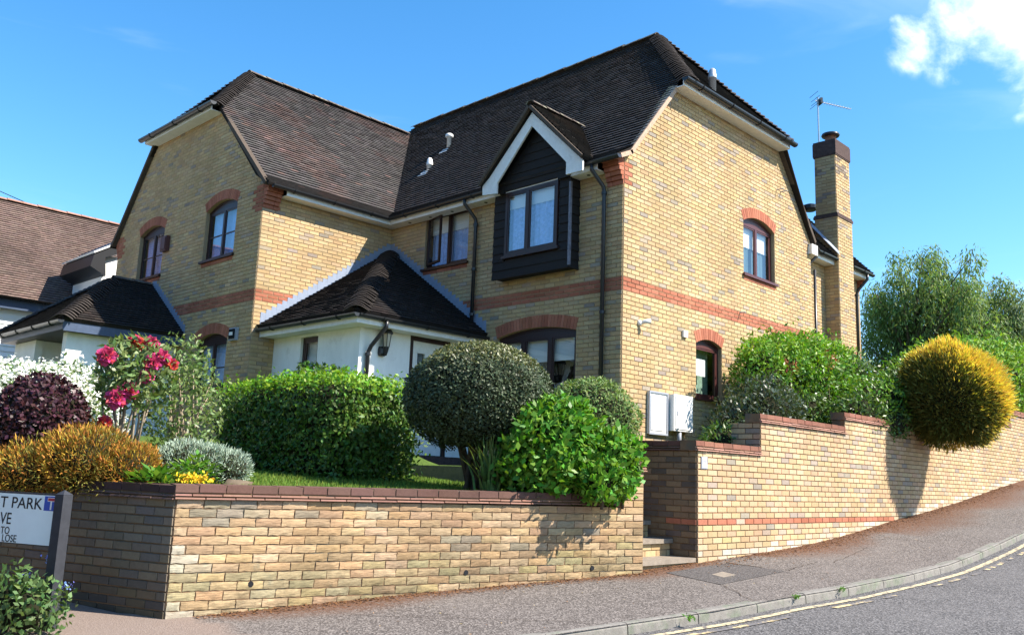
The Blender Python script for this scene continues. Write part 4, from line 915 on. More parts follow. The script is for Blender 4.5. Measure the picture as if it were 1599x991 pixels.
# kerb stones
kb = bpy.data.objects.new('kerb', None); COL.objects.link(kb); kb['kind'] = 'structure'
def walk(L, step):
    pts = [Vector(p) for p in L]; out = [pts[0]]; acc = 0
    for a, b in zip(pts[:-1], pts[1:]):
        d = (b-a).length; s_ = step-acc
        while s_ <= d: out.append(a+(b-a)*(s_/d)); s_ += step
        acc = d-(s_-step)
    return out
KS = walk(OUTER[2:14], .83)
for a, b in zip(KS[:-1], KS[1:]):
    d = (b-a).normalized(); nrm = Vector((-d.y, d.x)) if False else Vector((d.y, -d.x))
    mb = MB(); g_ = .006; A_ = a+d*g_; B_ = b-d*g_; dz = random.uniform(-.004, .004)
    prof = [(-.125, -.2), (-.125, .004), (-.03, .006), (-.012, .0), (0, -.02), (.012, -.2)]
    P = []
    for q in (A_, B_):
        for (w_, z_) in prof: P.append((q.x+nrm.x*w_, q.y+nrm.y*w_, pav(q.x, q.y)+z_+dz+(.0 if w_ > -.02 else .0)))
    n6 = len(prof); mb.add(P, [tuple(range(n6)), tuple(range(2*n6-1, n6-1, -1))]+[(i, n6+i, n6+(i+1) % n6, (i+1) % n6) for i in range(n6)])
    mb.build('kerb_stone', M['kerb'], kb)
# double yellow line on the road
def yline(off, w_, m, name, gaps=False):
    L = walk(OUTER[3:14], .25); mb = MB()
    for a, b in zip(L[:-1], L[1:]):
        if gaps and random.random() < .35: continue
        d = (b-a).normalized(); nrm = Vector((d.y, -d.x)); p = [a+nrm*off, b+nrm*off, b+nrm*(off+w_), a+nrm*(off+w_)]
        zz = [pav(a.x, a.y)-ROADDROP+.007, pav(b.x, b.y)-ROADDROP+.007]
        mb.add([(p[0].x, p[0].y, zz[0]), (p[1].x, p[1].y, zz[1]), (p[2].x, p[2].y, zz[1]), (p[3].x, p[3].y, zz[0])], [(0, 1, 2, 3)])
    mb.build(name, m, rd)
yline(.14, .075, M['yellow'], 'yellow_line'); yline(.30, .06, M['yellow2'], 'worn_yellow_line', True)

# ================================================================== GARDEN WALLS
u1 = Vector((math.cos(D2R(-14.761)), math.sin(D2R(-14.761)))); GW = Fr((-7.8, -1.33), u1, (u1.y, -u1.x)); GWL = 4.985
a2 = D2R(108); u2 = Vector((math.cos(a2), math.sin(a2))); LW = Fr((-7.8, -1.33), u2, (-u2.y, u2.x)); LW.n = Vector((-math.sin(a2)*1, math.cos(a2), 0)) if False else Vector((-u2.y, u2.x, 0))
RW = Fr((-1.77, -2.53), (1, 0), (0, -1)); PS = Fr((-1.772, -2.53), (0, 1), (-1, 0))
OR = [(.42, .275, .148), (.44, .305, .175), (.4, .265, .148), (.44, .315, .195), (.35, .235, .14)]
GR = [(.33, .265, .18), (.26, .215, .155), (.38, .3, .2)]
GN = [(.3, .27, .15), (.34, .3, .18), (.38, .3, .15)]
YG = [(.4, .32, .12), (.42, .34, .17), (.43, .33, .19)]
def c_gw(u, z):
    g_ = pav(GW.p(u, 0).x, GW.p(u, 0).y); h = z-g_; r_ = random.random()
    b_ = random.choice(OR)
    if h < .34 and u < 2.6 and r_ < .75: return jit(mixc3(b_, random.choice(GN), random.uniform(.2, .9)), .12)
    if h < .2 and r_ < .6: return jit(mixc3(b_, random.choice(GN), random.uniform(.2, .9)), .12)
    if u > 3.7 and h < .28+.12*(u-3.7) and r_ < .75: return jit(mixc3(b_, random.choice(YG), random.uniform(.2, .8)), .12)
    if u < .2 and h < .55: return jit((.43, .38, .28), .1)
    return jit(random.choice(GR), .12) if r_ < .1 else jit(random.choice(OR), .15)
gw = thing('garden_wall', (-5.4, -1.97, .5), 'sunlit rough faced yellow brick garden wall along the pavement with brown coping', 'wall')
brick_wall(GW, [(0, .195), (GWL, .195), (GWL, 1.32), (0, 1.32)], [], 1.32-.075*15, gw, c_gw, lambda u, z: -z, 300, rustic=True, mortar=M['mortar2'], thick=.2, wallname='wall_body')
brick_wall(GW, [(4.62, 1.321), (GWL, 1.321), (GWL, 1.71), (4.62, 1.71)], [], 1.32-.075*15, gw, c_gw, None, 0, rustic=True, mortar=M['mortar2'], thick=.2, wallname='end_pier')
ONE = {}
def coping(fr, ua, ub, zb, parent, slope=0., wb=.22, topL=.225, cs=((.125, .068, .055), (.25, .135, .1)), over=.0):
    def pieces(L, z0_, z1_, w0, w1, name, colr, off=0):
        u = ua-off; i = 0
        while u < ub-.02:
            e = min(u+L, ub); s_ = max(u, ua)
            key = (round(e-s_, 3), round(z1_-z0_, 3), round(w1-w0, 3))
            if key not in ONE:
                mb = MB(); l = e-s_; mb.add([(.004,0,0),(l-.004,0,0),(l-.004,z1_-z0_,0),(.004,z1_-z0_,0),(.004,.003,w1-w0),(l-.004,.003,w1-w0),(l-.006,z1_-z0_-.006,w1-w0-.004),(.006,z1_-z0_-.006,w1-w0-.004)], [(0,3,2,1),(4,5,6,7),(0,1,5,4),(1,2,6,5),(2,3,7,6),(3,0,4,7)])
                ONE[key] = mb.mesh(name, M['brick1'])
            o = link(name, ONE[key], parent, fr.mw(s_, zb+slope*(s_-ua)+z0_+random.uniform(-.002, .003), w0+random.uniform(-.003, .004))); o.color = (*jit(colr, .16), 1)
            u = e
    mb = MB(); P = [(ua+.002, zb+.002+over), (ub-.002, zb+.002+slope*(ub-ua)+over), (ub-.002, zb+.118+slope*(ub-ua)+over), (ua+.002, zb+.118+over)]
    mb.prism([fr.p(u, z, .003) for u, z in P], fr.n*-wb); mb.build('coping_core', M['mortar2'], parent)
    pieces(.25, .0, .022, -.1, .040, 'creasing_tile', cs[1]); pieces(.25, .026, .048, -.1, .028, 'creasing_tile', cs[1], .11)
    pieces(topL, .054, .125, -wb+.0, .014, 'coping_brick', cs[0], .03)
coping(GW, -.02, 4.62, 1.318, gw, slope=.004)
coping(GW, 4.66, GWL+.03, 1.712, gw)
for (u, z) in ((.676, .618), (2.768, .669), (4.291, .682)):
    mb = MB(); mb.tube([GW.p(u, z, -.05), GW.p(u, z, .0125)], .025, 10); mb.build('weep_pipe', M['black'], gw)
mb = MB(); mb.box((-3.2, -2.36, .6), (-2.985, -.9, 1.7)); mb.build('return_wall', M['mortar2'], gw)
lw_ = thing('garden_wall', (-8.0, -.6, .4), 'shaded garden wall with shade toned into its brick behind the street name sign', 'wall')
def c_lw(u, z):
    r_ = random.random(); h = z-.33; k = .45+.55*min(1, max(0, h)/.5); c = jit((.14, .125, .105), .15) if r_ < .15 else jit(random.choice([(.185, .15, .105), (.195, .155, .1), (.17, .142, .105)]), .1); return tuple(x*k for x in c)  # dark bricks put the wall's shade into their colour, mossy black at the base
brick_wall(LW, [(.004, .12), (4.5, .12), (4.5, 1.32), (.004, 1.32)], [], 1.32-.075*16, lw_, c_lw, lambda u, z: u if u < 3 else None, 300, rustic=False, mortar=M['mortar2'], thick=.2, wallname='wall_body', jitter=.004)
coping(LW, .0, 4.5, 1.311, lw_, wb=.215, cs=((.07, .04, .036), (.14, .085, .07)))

def c_rw(u, z):
    g_ = pav(u-1.77, -2.53); h = z-g_; r_ = random.random()
    if 1.105 < z < 1.18 and u < 6.0:
        if .62 < u < 1.15 and r_ < .7: return jit(mixc3(red(u, z), (.5, .42, .34), random.uniform(.2, .9)), .1)
        return red(u, z)
    b_ = random.choice([(.43, .3, .17), (.45, .325, .19), (.41, .29, .16)])
    if h < .12 and r_ < .8: return jit(mixc3(b_, (.52, .46, .38), random.uniform(.1, .9)), .1)
    if h < .5 and u < 1.2 and r_ < .5: return jit(mixc3(b_, (.45, .35, .16), random.uniform(.1, .7)), .1)
    if r_ < .12: return jit(random.choice(GB))
    return jit(random.choice([(.43, .3, .17), (.45, .325, .19), (.41, .29, .16), (.46, .335, .21), (.43, .285, .175)]), .09)
rw = thing('retaining_wall', (4, -2.5, 1), 'long stepped yellow brick retaining wall climbing the hill beside the pavement', 'wall')
zr = 1.105-.075*14
for (ua, za, zb, lim) in ((0, .28, 2.005, 190), (1.57, 2.0055, 2.455, 80), (4.24, 2.4555, 2.68, 30), (8.1, 2.6805, 3.13, 0), (13.1, 3.1305, 3.43, 0)):
    brick_wall(RW, [(ua, za), (22, za), (22, zb), (ua, zb)], [], zr, rw, c_rw, (lambda u, z: u) if lim else None, lim, mortar=M['mortar2'], thick=.2, wallname='wall_body')
brick_wall(PS, [(.004, .5), (2.4, .5), (2.4, 2.004), (.004, 2.004)], [], zr, rw, lambda u, z: red(u, z) if 1.105 < z < 1.18 and u < .35 else jit(random.choice([(.24, .165, .1), (.22, .15, .09), (.19, .135, .085), (.13, .1, .08)]), .12), None, mortar=M['mortar2'], thick=.19, wallname='entrance_side')  # brown bricks, toned darker to deepen the shade of the entrance
S2 = Fr((-.2, -2.53), (0, 1), (-1, 0)); brick_wall(S2, [(.003, 1.9), (.45, 1.9), (.45, 2.453), (.003, 2.453)], [], zr, rw, c_rw, None, mortar=M['mortar2'], thick=.1, wallname='step_end')
RC = ((.2, .09, .062), (.32, .175, .13))
coping(RW, -.045, 1.57, 2.005, rw, cs=RC); coping(RW, 1.545, 4.27, 2.457, rw, cs=RC); coping(RW, 4.22, 8.12, 2.682, rw, cs=RC); coping(RW, 8.07, 13.12, 3.132, rw, cs=RC); coping(RW, 13.05, 22, 3.432, rw, cs=RC)
coping(PS, .005, 2.4, 2.007, rw, cs=((.14, .065, .05), (.2, .1, .075)), wb=.19)
pl = boxthing('wall_plaque', 'small grey square plaque on the pier of the retaining wall by the steps', 'plaque', RW, .063, .205, 1.787, 1.937, .02, 'grey')
mb = MB(); fbox(mb, RW, .069, .199, 1.793, 1.931, .02, .023); mb.build('face', mat('plaque_face', (.33, .33, .36), .6, .3, var=.25, nscale=50), pl)
mb = MB()
for (a_, b_, z_) in ((.085, .185, 1.912), (.09, .18, 1.897), (.085, .12, 1.86), (.15, .185, 1.86), (.1, .17, 1.845), (.085, .185, 1.83), (.1, .17, 1.81)): fbox(mb, RW, a_, b_, z_-.003, z_+.003, .023, .0245)
mb.build('raised_lines', M['white'], pl)
# entrance steps
st = thing('steps', (-2.38, -2.3, .7), 'brick entrance steps rising in the gap between the two garden walls', 'steps')
SF = Fr((-2.978, 0), (1, 0), (0, -1))
for k in range(6):
    zt = .725+.2*k; yf = -2.50+.33*k
    fr = Fr((-2.978, yf+.03), (1, 0), (0, -1)); mb = MB(); mb.box((-2.976, yf+.032, zt-.4), (-1.785, yf+.6, zt-.05)); mb.build('riser_core', M['mortar2'], st)
    for zz in (zt-.2, zt-.125):
        x = .004-(.1 if zz > zt-.15 else 0)
        while x < 1.19:
            a_, b_ = max(x, .004), min(x+.215, 1.188)
            if b_-a_ > .03: q = MB(); fbox(q, fr, a_, b_, zz, zz+.065, -.02, .008); o = q.build('brick', M['brick1'], st); o.color = (*jit(random.choice(YB), .1), 1)
            x += .225
    mb = MB(); mb.box((-2.976, yf-.02, zt-.05), (-1.783, yf+.37, zt)); mb.build('tread', M['stone'], st)
mb = MB(); mb.box((-2.976, -.6, 1.0), (-1.785, 3.4, 1.72)); mb.build('landing', M['stone'], st)
# pavement fittings
t = thing('stop_tap_cover', (-2.26, -3.17, .61), 'pale metal stop tap cover set in the pavement near the steps', 'cover')
mb = MB(); zz = lambda x, y: pav(x, y)+.006
Q = [(-2.37, -3.10), (-2.08, -3.06), (-2.14, -3.27), (-2.43, -3.28)]; mb.add([(x, y, zz(x, y)) for x, y in Q]+[(x, y, zz(x, y)-.05) for x, y in Q], [(0, 3, 2, 1), (4, 5, 6, 7), (0, 1, 5, 4), (1, 2, 6, 5), (2, 3, 7, 6), (3, 0, 4, 7)]); mb.build('lid', M['stone'], t)
mb = MB(); d0 = Vector((-1.4, -2.72)); d1 = Vector((-1.33, -3.19)); sd_ = (d1-d0).normalized(); nn_ = Vector((sd_.y, -sd_.x))*.018
mb.add([(d0.x, d0.y, pav(*d0)+.005), (d1.x, d1.y, pav(*d1)+.005), (d1.x+nn_.x, d1.y+nn_.y, pav(*d1)+.005), (d0.x+nn_.x*2.2, d0.y+nn_.y*2.2, pav(*d0)+.005)], [(0, 1, 2, 3)]); mb.build('pavement_crack', M['soil'], pv)

def ground_strip(pts, w_, name, m, parent, dz=.005, drop=0):
    mb = MB(); P = [Vector(p) for p in pts]
    for a, b in zip(P[:-1], P[1:]):
        d = (b-a).normalized(); q = Vector((d.y, -d.x))*w_*random.uniform(.35, .6)
        mb.add([(a.x-q.x, a.y-q.y, pav(a.x, a.y)-drop+dz), (b.x-q.x, b.y-q.y, pav(b.x, b.y)-drop+dz), (b.x+q.x, b.y+q.y, pav(b.x, b.y)-drop+dz), (a.x+q.x, a.y+q.y, pav(a.x, a.y)-drop+dz)], [(0, 1, 2, 3)])
    return mb.build(name, m, parent)
M['patch'] = tarmac('pavement_repair', (.055, .048, .046), (.15, .135, .125), 1.15)
def repair(Q, name, parent, n=7):
    (x0, y0), (x1, y1), (x2, y2), (x3, y3) = Q; vs = []
    for i in range(n+1):
        for j in range(n+1):
            a, b = i/n, j/n; x = (x0*(1-a)+x1*a)*(1-b)+(x3*(1-a)+x2*a)*b; y = (y0*(1-a)+y1*a)*(1-b)+(y3*(1-a)+y2*a)*b; vs.append((x, y, pav(x, y)+.0045))
    mb = MB(); mb.add(vs, [(i*(n+1)+j, (i+1)*(n+1)+j, (i+1)*(n+1)+j+1, i*(n+1)+j+1) for i in range(n) for j in range(n)]); return mb.build(name, M['patch'], parent, True)
repair([(-2.75, -2.75), (-1.45, -2.75), (-1.35, -3.45), (-2.85, -3.5)], 'pavement_repair', pv)
def crack(a, b, n, w_):
    a, b = Vector(a), Vector(b); pts = [a.lerp(b, i/n)+Vector((random.uniform(-.02, .02), random.uniform(-.02, .02))) for i in range(n+1)]
    ground_strip(pts, w_, 'pavement_crack', M['soil'], pv, .0075)
crack((-1.35, -3.45), (-.3, -3.35), 14, .009); crack((-2.85, -3.5), (-3.3, -4.1), 8, .008); crack((-6.6, -2.2), (-5.2, -3.7), 22, .007); crack((2.2, -2.8), (3.4, -4.3), 20, .008); crack((-.2, -3.5), (1.6, -3.2), 22, .006)
# ================================================================== STREET SIGN
sg = thing('street_sign', (-8.8, -.7, .3), 'pale street name plate with blue no through road symbol between dark posts', 'sign')
su = Vector((-.375, .927, 0)).normalized(); sn = Vector((-.927, -.375, 0)).normalized(); so_ = Vector((-8.63, -1.1, 0))
class SFr: pass
SG = Fr((-8.63, -1.1), (su.x, su.y), (sn.x, sn.y))
for uu in (-.01, 1.06):
    mb = MB(); fbox(mb, SG, uu-.045, uu+.045, .25, 1.335, -.06, .03)
    b0 = [SG.p(uu-.045, 1.335, -.06), SG.p(uu+.045, 1.335, -.06), SG.p(uu+.045, 1.335, .03), SG.p(uu-.045, 1.335, .03)]; mb.add([p+Vector((0, 0, .0015)) for p in b0]+[SG.p(uu, 1.372, -.015)], [(0, 1, 4), (1, 2, 4), (2, 3, 4), (3, 0, 4)]); mb.build('post', M['postblack'], sg)
mb = MB(); fbox(mb, SG, .036, 1.014, .932, 1.338, -.03, -.012); mb.build('backing_board', M['postblack'], sg)
mb = MB(); fbox(mb, SG, .037, 1.013, .94, 1.322, -.012, -.006); plate = mb.build('plate', M['signplate'], sg)
mb = MB(); fbox(mb, SG, .04, .18, 1.205, 1.317, -.006, -.0045); mb.build('symbol', M['signblue'], plate)
mb = MB(); fbox(mb, SG, .098, .114, 1.213, 1.283, -.0045, -.0035); fbox(mb, SG, .066, .146, 1.277, 1.307, -.0045, -.0038); mb.build('symbol_bar', M['white'], plate)
mb = MB(); fbox(mb, SG, .071, .141, 1.281, 1.303, -.0038, -.003); mb.build('symbol_red', M['signred'], plate)
def text(s_, uR, zB, capH, xs=.82):
    cu = bpy.data.curves.new('txt', 'FONT'); cu.body = s_; cu.size = capH/.7; cu.align_x = 'RIGHT'; cu.extrude = .0008; cu.offset = .0004
    to = bpy.data.objects.new('txt', cu); COL.objects.link(to); dg = bpy.context.evaluated_depsgraph_get(); me = bpy.data.meshes.new_from_object(to.evaluated_get(dg)); bpy.data.objects.remove(to); bpy.data.curves.remove(cu)
    me.materials.clear(); me.materials.append(M['black'])
    q = SG.p(uR, zB, -.0045); x = -su*xs; mw = Matrix(((x.x, 0, sn.x, q.x), (x.y, 0, sn.y, q.y), (0, 1, 0, q.z), (0, 0, 0, 1)))
    par = list(range(len(me.vertices)))
    def find(a):
        while par[a] != a: par[a] = par[par[a]]; a = par[a]
        return a
    for e in me.edges: par[find(e.vertices[0])] = find(e.vertices[1])
    gr = {}
    for p in me.polygons: gr.setdefault(find(p.vertices[0]), []).append(p)
    for ps in gr.values():
        ids = sorted({v for p in ps for v in p.vertices}); mp_ = {v: k for k, v in enumerate(ids)}; mb = MB()
        mb.add([tuple(me.vertices[v].co) for v in ids], [tuple(mp_[v] for v in p.vertices) for p in ps]); link('letter', mb.mesh('letter', M['black']), plate, mw)
    bpy.data.meshes.remove(me)
text('T PARK', .2, 1.211, .088, 1.12); text('VE', .518, 1.083, .09, .9); text('TO', .52, 1.005, .056, .9); text('LOSE', .435, .945, .056, .9)

# ================================================================== GARDEN GROUND
def gz(x, y):
    d = (Vector((x+7.8, y+1.33))).dot(Vector((.2548, .967)))     # distance behind the front wall line
    if x > -1.6:
        z = 1.7 if x < 1.2 else (2.38 if x < 9.5 else 3.05)
        if 1.2 <= x < 1.6: z = 2.0
        return z if y < -.35 or x > 6.7 else min(z, 2.3) if x > 2.2 else 1.75
    z = 1.37+.05*min(max(d, 0), 3.4)
    if d > 4.4: z += min((d-4.4)*.3, .45)
    return z
lawn = MB(); LX = np.arange(-10, 24, .25); LY = np.arange(-2.45, 16, .25)
def in_garden(x, y):
    p = Vector((x, y))-Vector((-7.8, -1.33))
    if p.dot(Vector((-u2.y, u2.x))) > -.1: return False
    if x < -3.0: return p.dot(Vector((u1.y, -u1.x))) < -.1
    if -3.1 < x < -1.7 and y < 0: return False
    return y > -2.4
idx = {}
for i, x in enumerate(LX):
    for j, y in enumerate(LY):
        if in_garden(x, y):
            idx[(i, j)] = len(lawn.v); lawn.v.append((x, y, gz(x, y)))
for (i, j) in list(idx):
    if all(k in idx for k in ((i+1, j), (i+1, j+1), (i, j+1))): lawn.f.append((idx[(i, j)], idx[(i+1, j)], idx[(i+1, j+1)], idx[(i, j+1)])); lawn.c.append(None)
lo = lawn.build('lawn', M['lawn'], None, True); lo['kind'] = 'structure'

# ================================================================== PLANTS
def quads(name, V, m, parent=None, smooth=False):
    """V: (n,4,3) array of quads."""
    n = len(V); me = bpy.data.meshes.new(name); me.vertices.add(n*4); me.vertices.foreach_set('co', V.reshape(-1).astype(np.float32))
    me.loops.add(n*4); me.loops.foreach_set('vertex_index', np.arange(n*4, dtype=np.int32)); me.polygons.add(n); me.polygons.foreach_set('loop_start', np.arange(0, n*4, 4, dtype=np.int32))
    me.update(calc_edges=True); me.materials.append(m); return link(name, me, parent)
def nrm(a): return a/np.maximum(np.linalg.norm(a, axis=1, keepdims=True), 1e-9)
def leafquads(P, A, Nn, L, Wd, fold=.15, cup=.0):
    """leaves at P along axis A with face normal about Nn."""
    n = len(P); L = L*RNG.uniform(.65, 1.3, (n, 1)); Wd = Wd*RNG.uniform(.7, 1.25, (n, 1))
    A = nrm(A); S_ = nrm(np.cross(A, Nn)); N2 = np.cross(S_, A)
    mid = P+A*L*.45+N2*Wd*fold
    return np.stack([P, mid+S_*Wd*.5-N2*Wd*fold*1.4, P+A*L-N2*L*cup, mid-S_*Wd*.5-N2*Wd*fold*1.4], 1)
def lump(D, seed, amp, f=2.2):
    r = np.random.default_rng(seed); out = np.zeros(len(D))
    for k in range(7):
        w_ = r.normal(size=3)*f*(1+.35*k); out += np.sin(D@w_+r.uniform(0, 6.28))/(1+.5*k)
    return 1+amp*out/2.2
def sphere(n, lo=-1.0):
    z = RNG.uniform(lo, 1, n); t_ = RNG.uniform(0, 2*np.pi, n); r = np.sqrt(np.maximum(0, 1-z*z)); return np.stack([r*np.cos(t_), r*np.sin(t_), z], 1)
def superd(D, p):   # push sphere directions toward a box
    return D/(np.sum(np.abs(D)**p, 1, keepdims=True)**(1/p))
COREM = mat('inner_twigs', (.022, .022, .013), .98, .02)
def shrub(name, label, cat, c, rad, n, L, Wd, m, seed=1, amp=.08, f=2.2, lo=-.9, inner=.72, style='leaf', pw=2, group=None, core=.86, coreM=None, part='foliage', stems=0, stemr=.012, outw=.45, fold=.15, zg=None, up=.25, fuzz=.0, yaw=0, tw='bark', top=None, topz=.75):
    c = np.array(c, float); rad = np.array(rad, float); zg = c[2]-rad[2] if zg is None else zg
    t = thing(name, (c[0], c[1], zg), label, cat, group)
    cyw, syw = math.cos(yaw), math.sin(yaw); Rm = np.array([[cyw, -syw, 0], [syw, cyw, 0], [0, 0, 1]])
    D = sphere(n, lo); Bd = superd(D, pw) if pw != 2 else D
    r = lump(D, seed, amp, f)*(inner+(1.03-inner)*RNG.uniform(0, 1, n)**.45)
    if fuzz: r *= 1+fuzz*RNG.uniform(0, 1, n)**6
    P = ((Bd*r[:, None]*rad)@Rm.T)+c; O = nrm((D/rad)@Rm.T)
    if pw != 2:
        e = np.abs(Bd)**(pw-1)*np.sign(Bd); O = nrm((e/rad)@Rm.T)
    rn = RNG.normal(size=(n, 3))
    if style == 'leaf':
        A = nrm(np.cross(O, rn))*1.0+O*outw+np.array([0, 0, up])+RNG.normal(size=(n, 3))*.25; Nn = O+RNG.normal(size=(n, 3))*.55+np.array([0, 0, .25])
    else:             # needle tufts pointing outward
        A = O+rn*.35+np.array([0, 0, up]); Nn = nrm(np.cross(A, RNG.normal(size=(n, 3))))
    qv = leafquads(P, A, Nn, L, Wd, fold)
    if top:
        ts = Bd[:, 2]*r+RNG.normal(size=n)*.1 > topz; quads('young_sun_tinted_foliage', qv[ts], top, t); qv = qv[~ts]  # lighter top leaves, sunlight partly painted into their colour
    quads(part, qv, m, t)
    if core:
        mb = MB(); NU, NV = 20, 12; vs = []; fs = []
        for i in range(NV+1):
            ph = math.pi*i/NV
            for j in range(NU):
                th = 2*math.pi*j/NU; d = np.array([[math.sin(ph)*math.cos(th), math.sin(ph)*math.sin(th), math.cos(ph)]]); d2 = superd(d, pw) if pw != 2 else d
                q = ((d2[0]*rad*core*float(lump(d, seed, amp, f)[0]))@Rm.T)+c; vs.append(tuple(q))
        for i in range(NV):
            for j in range(NU): fs.append((i*NU+j, i*NU+(j+1) % NU, (i+1)*NU+(j+1) % NU, (i+1)*NU+j))
        mb.add(vs, fs); mb.build('branches', coreM or COREM, t, True)
    if stems:
        mb = MB(); rs = random.Random(seed)
        for i in range(stems):
            a_ = rs.uniform(0, 6.28); k = rs.uniform(.2, .8); tip = Vector((c[0]+rad[0]*k*math.cos(a_), c[1]+rad[1]*k*math.sin(a_), c[2]+rad[2]*rs.uniform(-.1, .6)))
            b_ = Vector((c[0]+rs.uniform(-.12, .12), c[1]+rs.uniform(-.12, .12), zg-.05)); mb.tube([b_, b_.lerp(tip, .5)+Vector((rs.uniform(-.06, .06), rs.uniform(-.06, .06), .05)), tip], [stemr*1.5, stemr, stemr*.5], 5)
        mb.build('stem', M[tw], t, True)
    return t, P, O
LF = {k: leafmat(k, *v) for k, v in dict(
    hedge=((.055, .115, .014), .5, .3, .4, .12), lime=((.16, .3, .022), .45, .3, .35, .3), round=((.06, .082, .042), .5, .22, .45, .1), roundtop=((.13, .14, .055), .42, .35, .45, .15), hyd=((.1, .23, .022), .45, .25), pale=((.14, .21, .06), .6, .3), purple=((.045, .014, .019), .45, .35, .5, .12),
    orange=((.36, .19, .03), .7, .2, .5, .15), sant=((.33, .4, .31), .9, .03, .2, .1), olive=((.17, .15, .03), .7, .2, .4, .15), white_l=((.09, .15, .045), .5, .3), rose=((.13, .19, .055), .45, .4), hosta=((.12, .24, .03), .4, .35),
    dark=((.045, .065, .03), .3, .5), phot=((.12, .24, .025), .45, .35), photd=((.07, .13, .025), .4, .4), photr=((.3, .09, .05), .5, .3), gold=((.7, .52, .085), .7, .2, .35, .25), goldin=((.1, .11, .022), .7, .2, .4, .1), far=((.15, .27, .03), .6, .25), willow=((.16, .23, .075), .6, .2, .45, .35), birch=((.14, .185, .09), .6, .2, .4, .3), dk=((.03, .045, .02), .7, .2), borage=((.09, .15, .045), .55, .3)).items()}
M['petalw'] = mat('white_petal', (.86, .86, .82), .7, .2, hue=.08, trans=.15)
M['pink'] = mat('pink_petal', (.5, .045, .15), .55, .3, hue=.35, trans=.2); M['redp'] = mat('crimson_petal', (.5, .025, .05), .55, .3, hue=.3, trans=.2)
M['yel'] = mat('yellow_petal', (.75, .5, .03), .6, .2, hue=.3, trans=.2); M['bluep'] = mat('blue_petal', (.22, .3, .72), .6, .2, hue=.3, trans=.2)

def merge_clumps(name, label, cat, zg, clumps, seed, group=None, tuft=False, core=.72, amp=.16, fuzz=.3, stems=True):
    """one bush grown from several overlapping clumps: (centre, radii, n, L, W, material key)."""
    c0 = clumps[0][0]; t = thing(name, (c0[0], c0[1], zg), label, cat, group); parts = {}; mb = MB(); sm = MB()
    for k, (c, rad, n, L, Wd, mk) in enumerate(clumps):
        c = np.array(c, float); rad = np.array(rad, float); D = sphere(n, -.9); r = lump(D, seed+k, amp, 2.6)*(.6+.43*RNG.uniform(0, 1, n)**.5); r *= 1+fuzz*RNG.uniform(0, 1, n)**6
        P = c+D*r[:, None]*rad; O = nrm(D/rad); A = nrm(np.cross(O, RNG.normal(size=(n, 3))))+O*.55+np.array([0, 0, .3])+RNG.normal(size=(n, 3))*.25; Nn = O+RNG.normal(size=(n, 3))*.6+np.array([0, 0, .25])
        if tuft: A = O+RNG.normal(size=(n, 3))*.5+np.array([0, 0, .6]); Nn = nrm(np.cross(A, RNG.normal(size=(n, 3))))
        parts.setdefault(mk, []).append(leafquads(P, A, Nn, L, Wd, .15))
        NU, NV = 14, 9; vs = []; fs = []
        for i in range(NV+1):
            for q in range(NU):
                ph = math.pi*i/NV; th = 2*math.pi*q/NU; d = np.array([[math.sin(ph)*math.cos(th), math.sin(ph)*math.sin(th), math.cos(ph)]]); vs.append(tuple(c+d[0]*rad*core*float(lump(d, seed+k, amp, 2.6)[0])))
        for i in range(NV):
            for q in range(NU): fs.append((i*NU+q, i*NU+(q+1) % NU, (i+1)*NU+(q+1) % NU, (i+1)*NU+q))
        if mk not in ('photr', 'lime', 'olive'): mb.add(vs, fs)
        if not stems: continue
        b_ = Vector((c[0], c[1], zg-.1)); sm.tube([b_, Vector(c)+Vector((.05, 0, 0)), Vector(c)+Vector((0, 0, rad[2]*.7))], [.02, .014, .006], 5)
    for mk, V in parts.items(): quads('foliage', np.concatenate(V), LF[mk], t)
    mb.build('branches', COREM, t, True); stems and sm.build('stem', M['bark'], t, True); return t

# clipped box hedge
shrub('hedge', 'bright green clipped box shaped hedge in front of the white porch', 'hedge', (-4.62, 1.6, 2.06), (.66, 1.45, .68), 34000, .062, .034, LF['hedge'], 3, .028, 3.5, pw=8, inner=.8, core=.88, fuzz=.16, lo=-1, top=LF['lime'], topz=.74, zg=1.42)  # lime top is young growth with direct sun painted into the colour
shrub('shrub', 'small loose green shrub rising behind the top of the box hedge', 'shrub', (-3.6, 3.1, 2.75), (.45, .5, .42), 1500, .09, .045, LF['hedge'], 5, .2, core=.4, stems=5)
# round variegated shrub on its stems
shrub('topiary_shrub', 'large rounded grey green clipped shrub on dark stems beside the hedge', 'shrub', (-4.25, -1.2, 2.47), (.83, .83, .62), 34000, .04, .021, LF['round'], 8, .035, 3, inner=.82, core=.9, zg=1.42, stems=9, stemr=.022, lo=-.9, top=LF['roundtop'], topz=.62)  # yellowish top leaves paint the sun catching the crown
merge_clumps('hydrangea', 'glossy bright green broad leaved bush spilling over the wall coping', 'bush', 1.4,
    [((-3.98, -2.12, 1.86), (.56, .46, .5), 5200, .088, .052, 'hyd'), ((-3.52, -2.42, 1.74), (.4, .36, .4), 2800, .088, .052, 'hyd'), ((-4.22, -2.0, 1.7), (.32, .32, .3), 1300, .085, .05, 'hyd'), ((-3.98, -2.18, 2.24), (.32, .28, .2), 1300, .088, .052, 'hyd'), ((-3.75, -2.62, 1.6), (.3, .2, .22), 700, .09, .054, 'hyd'), ((-3.3, -2.55, 1.85), (.2, .2, .25), 500, .088, .052, 'hyd')], 12, amp=.22, fuzz=.25, core=.66)
shrub('round_bush', 'soft mid green rounded bush between the glossy bush and the house corner', 'bush', (-2.15, -1.15, 2.33), (.62, .62, .58), 9000, .055, .022, LF['pale'], 14, .07, 2.6, zg=1.7)
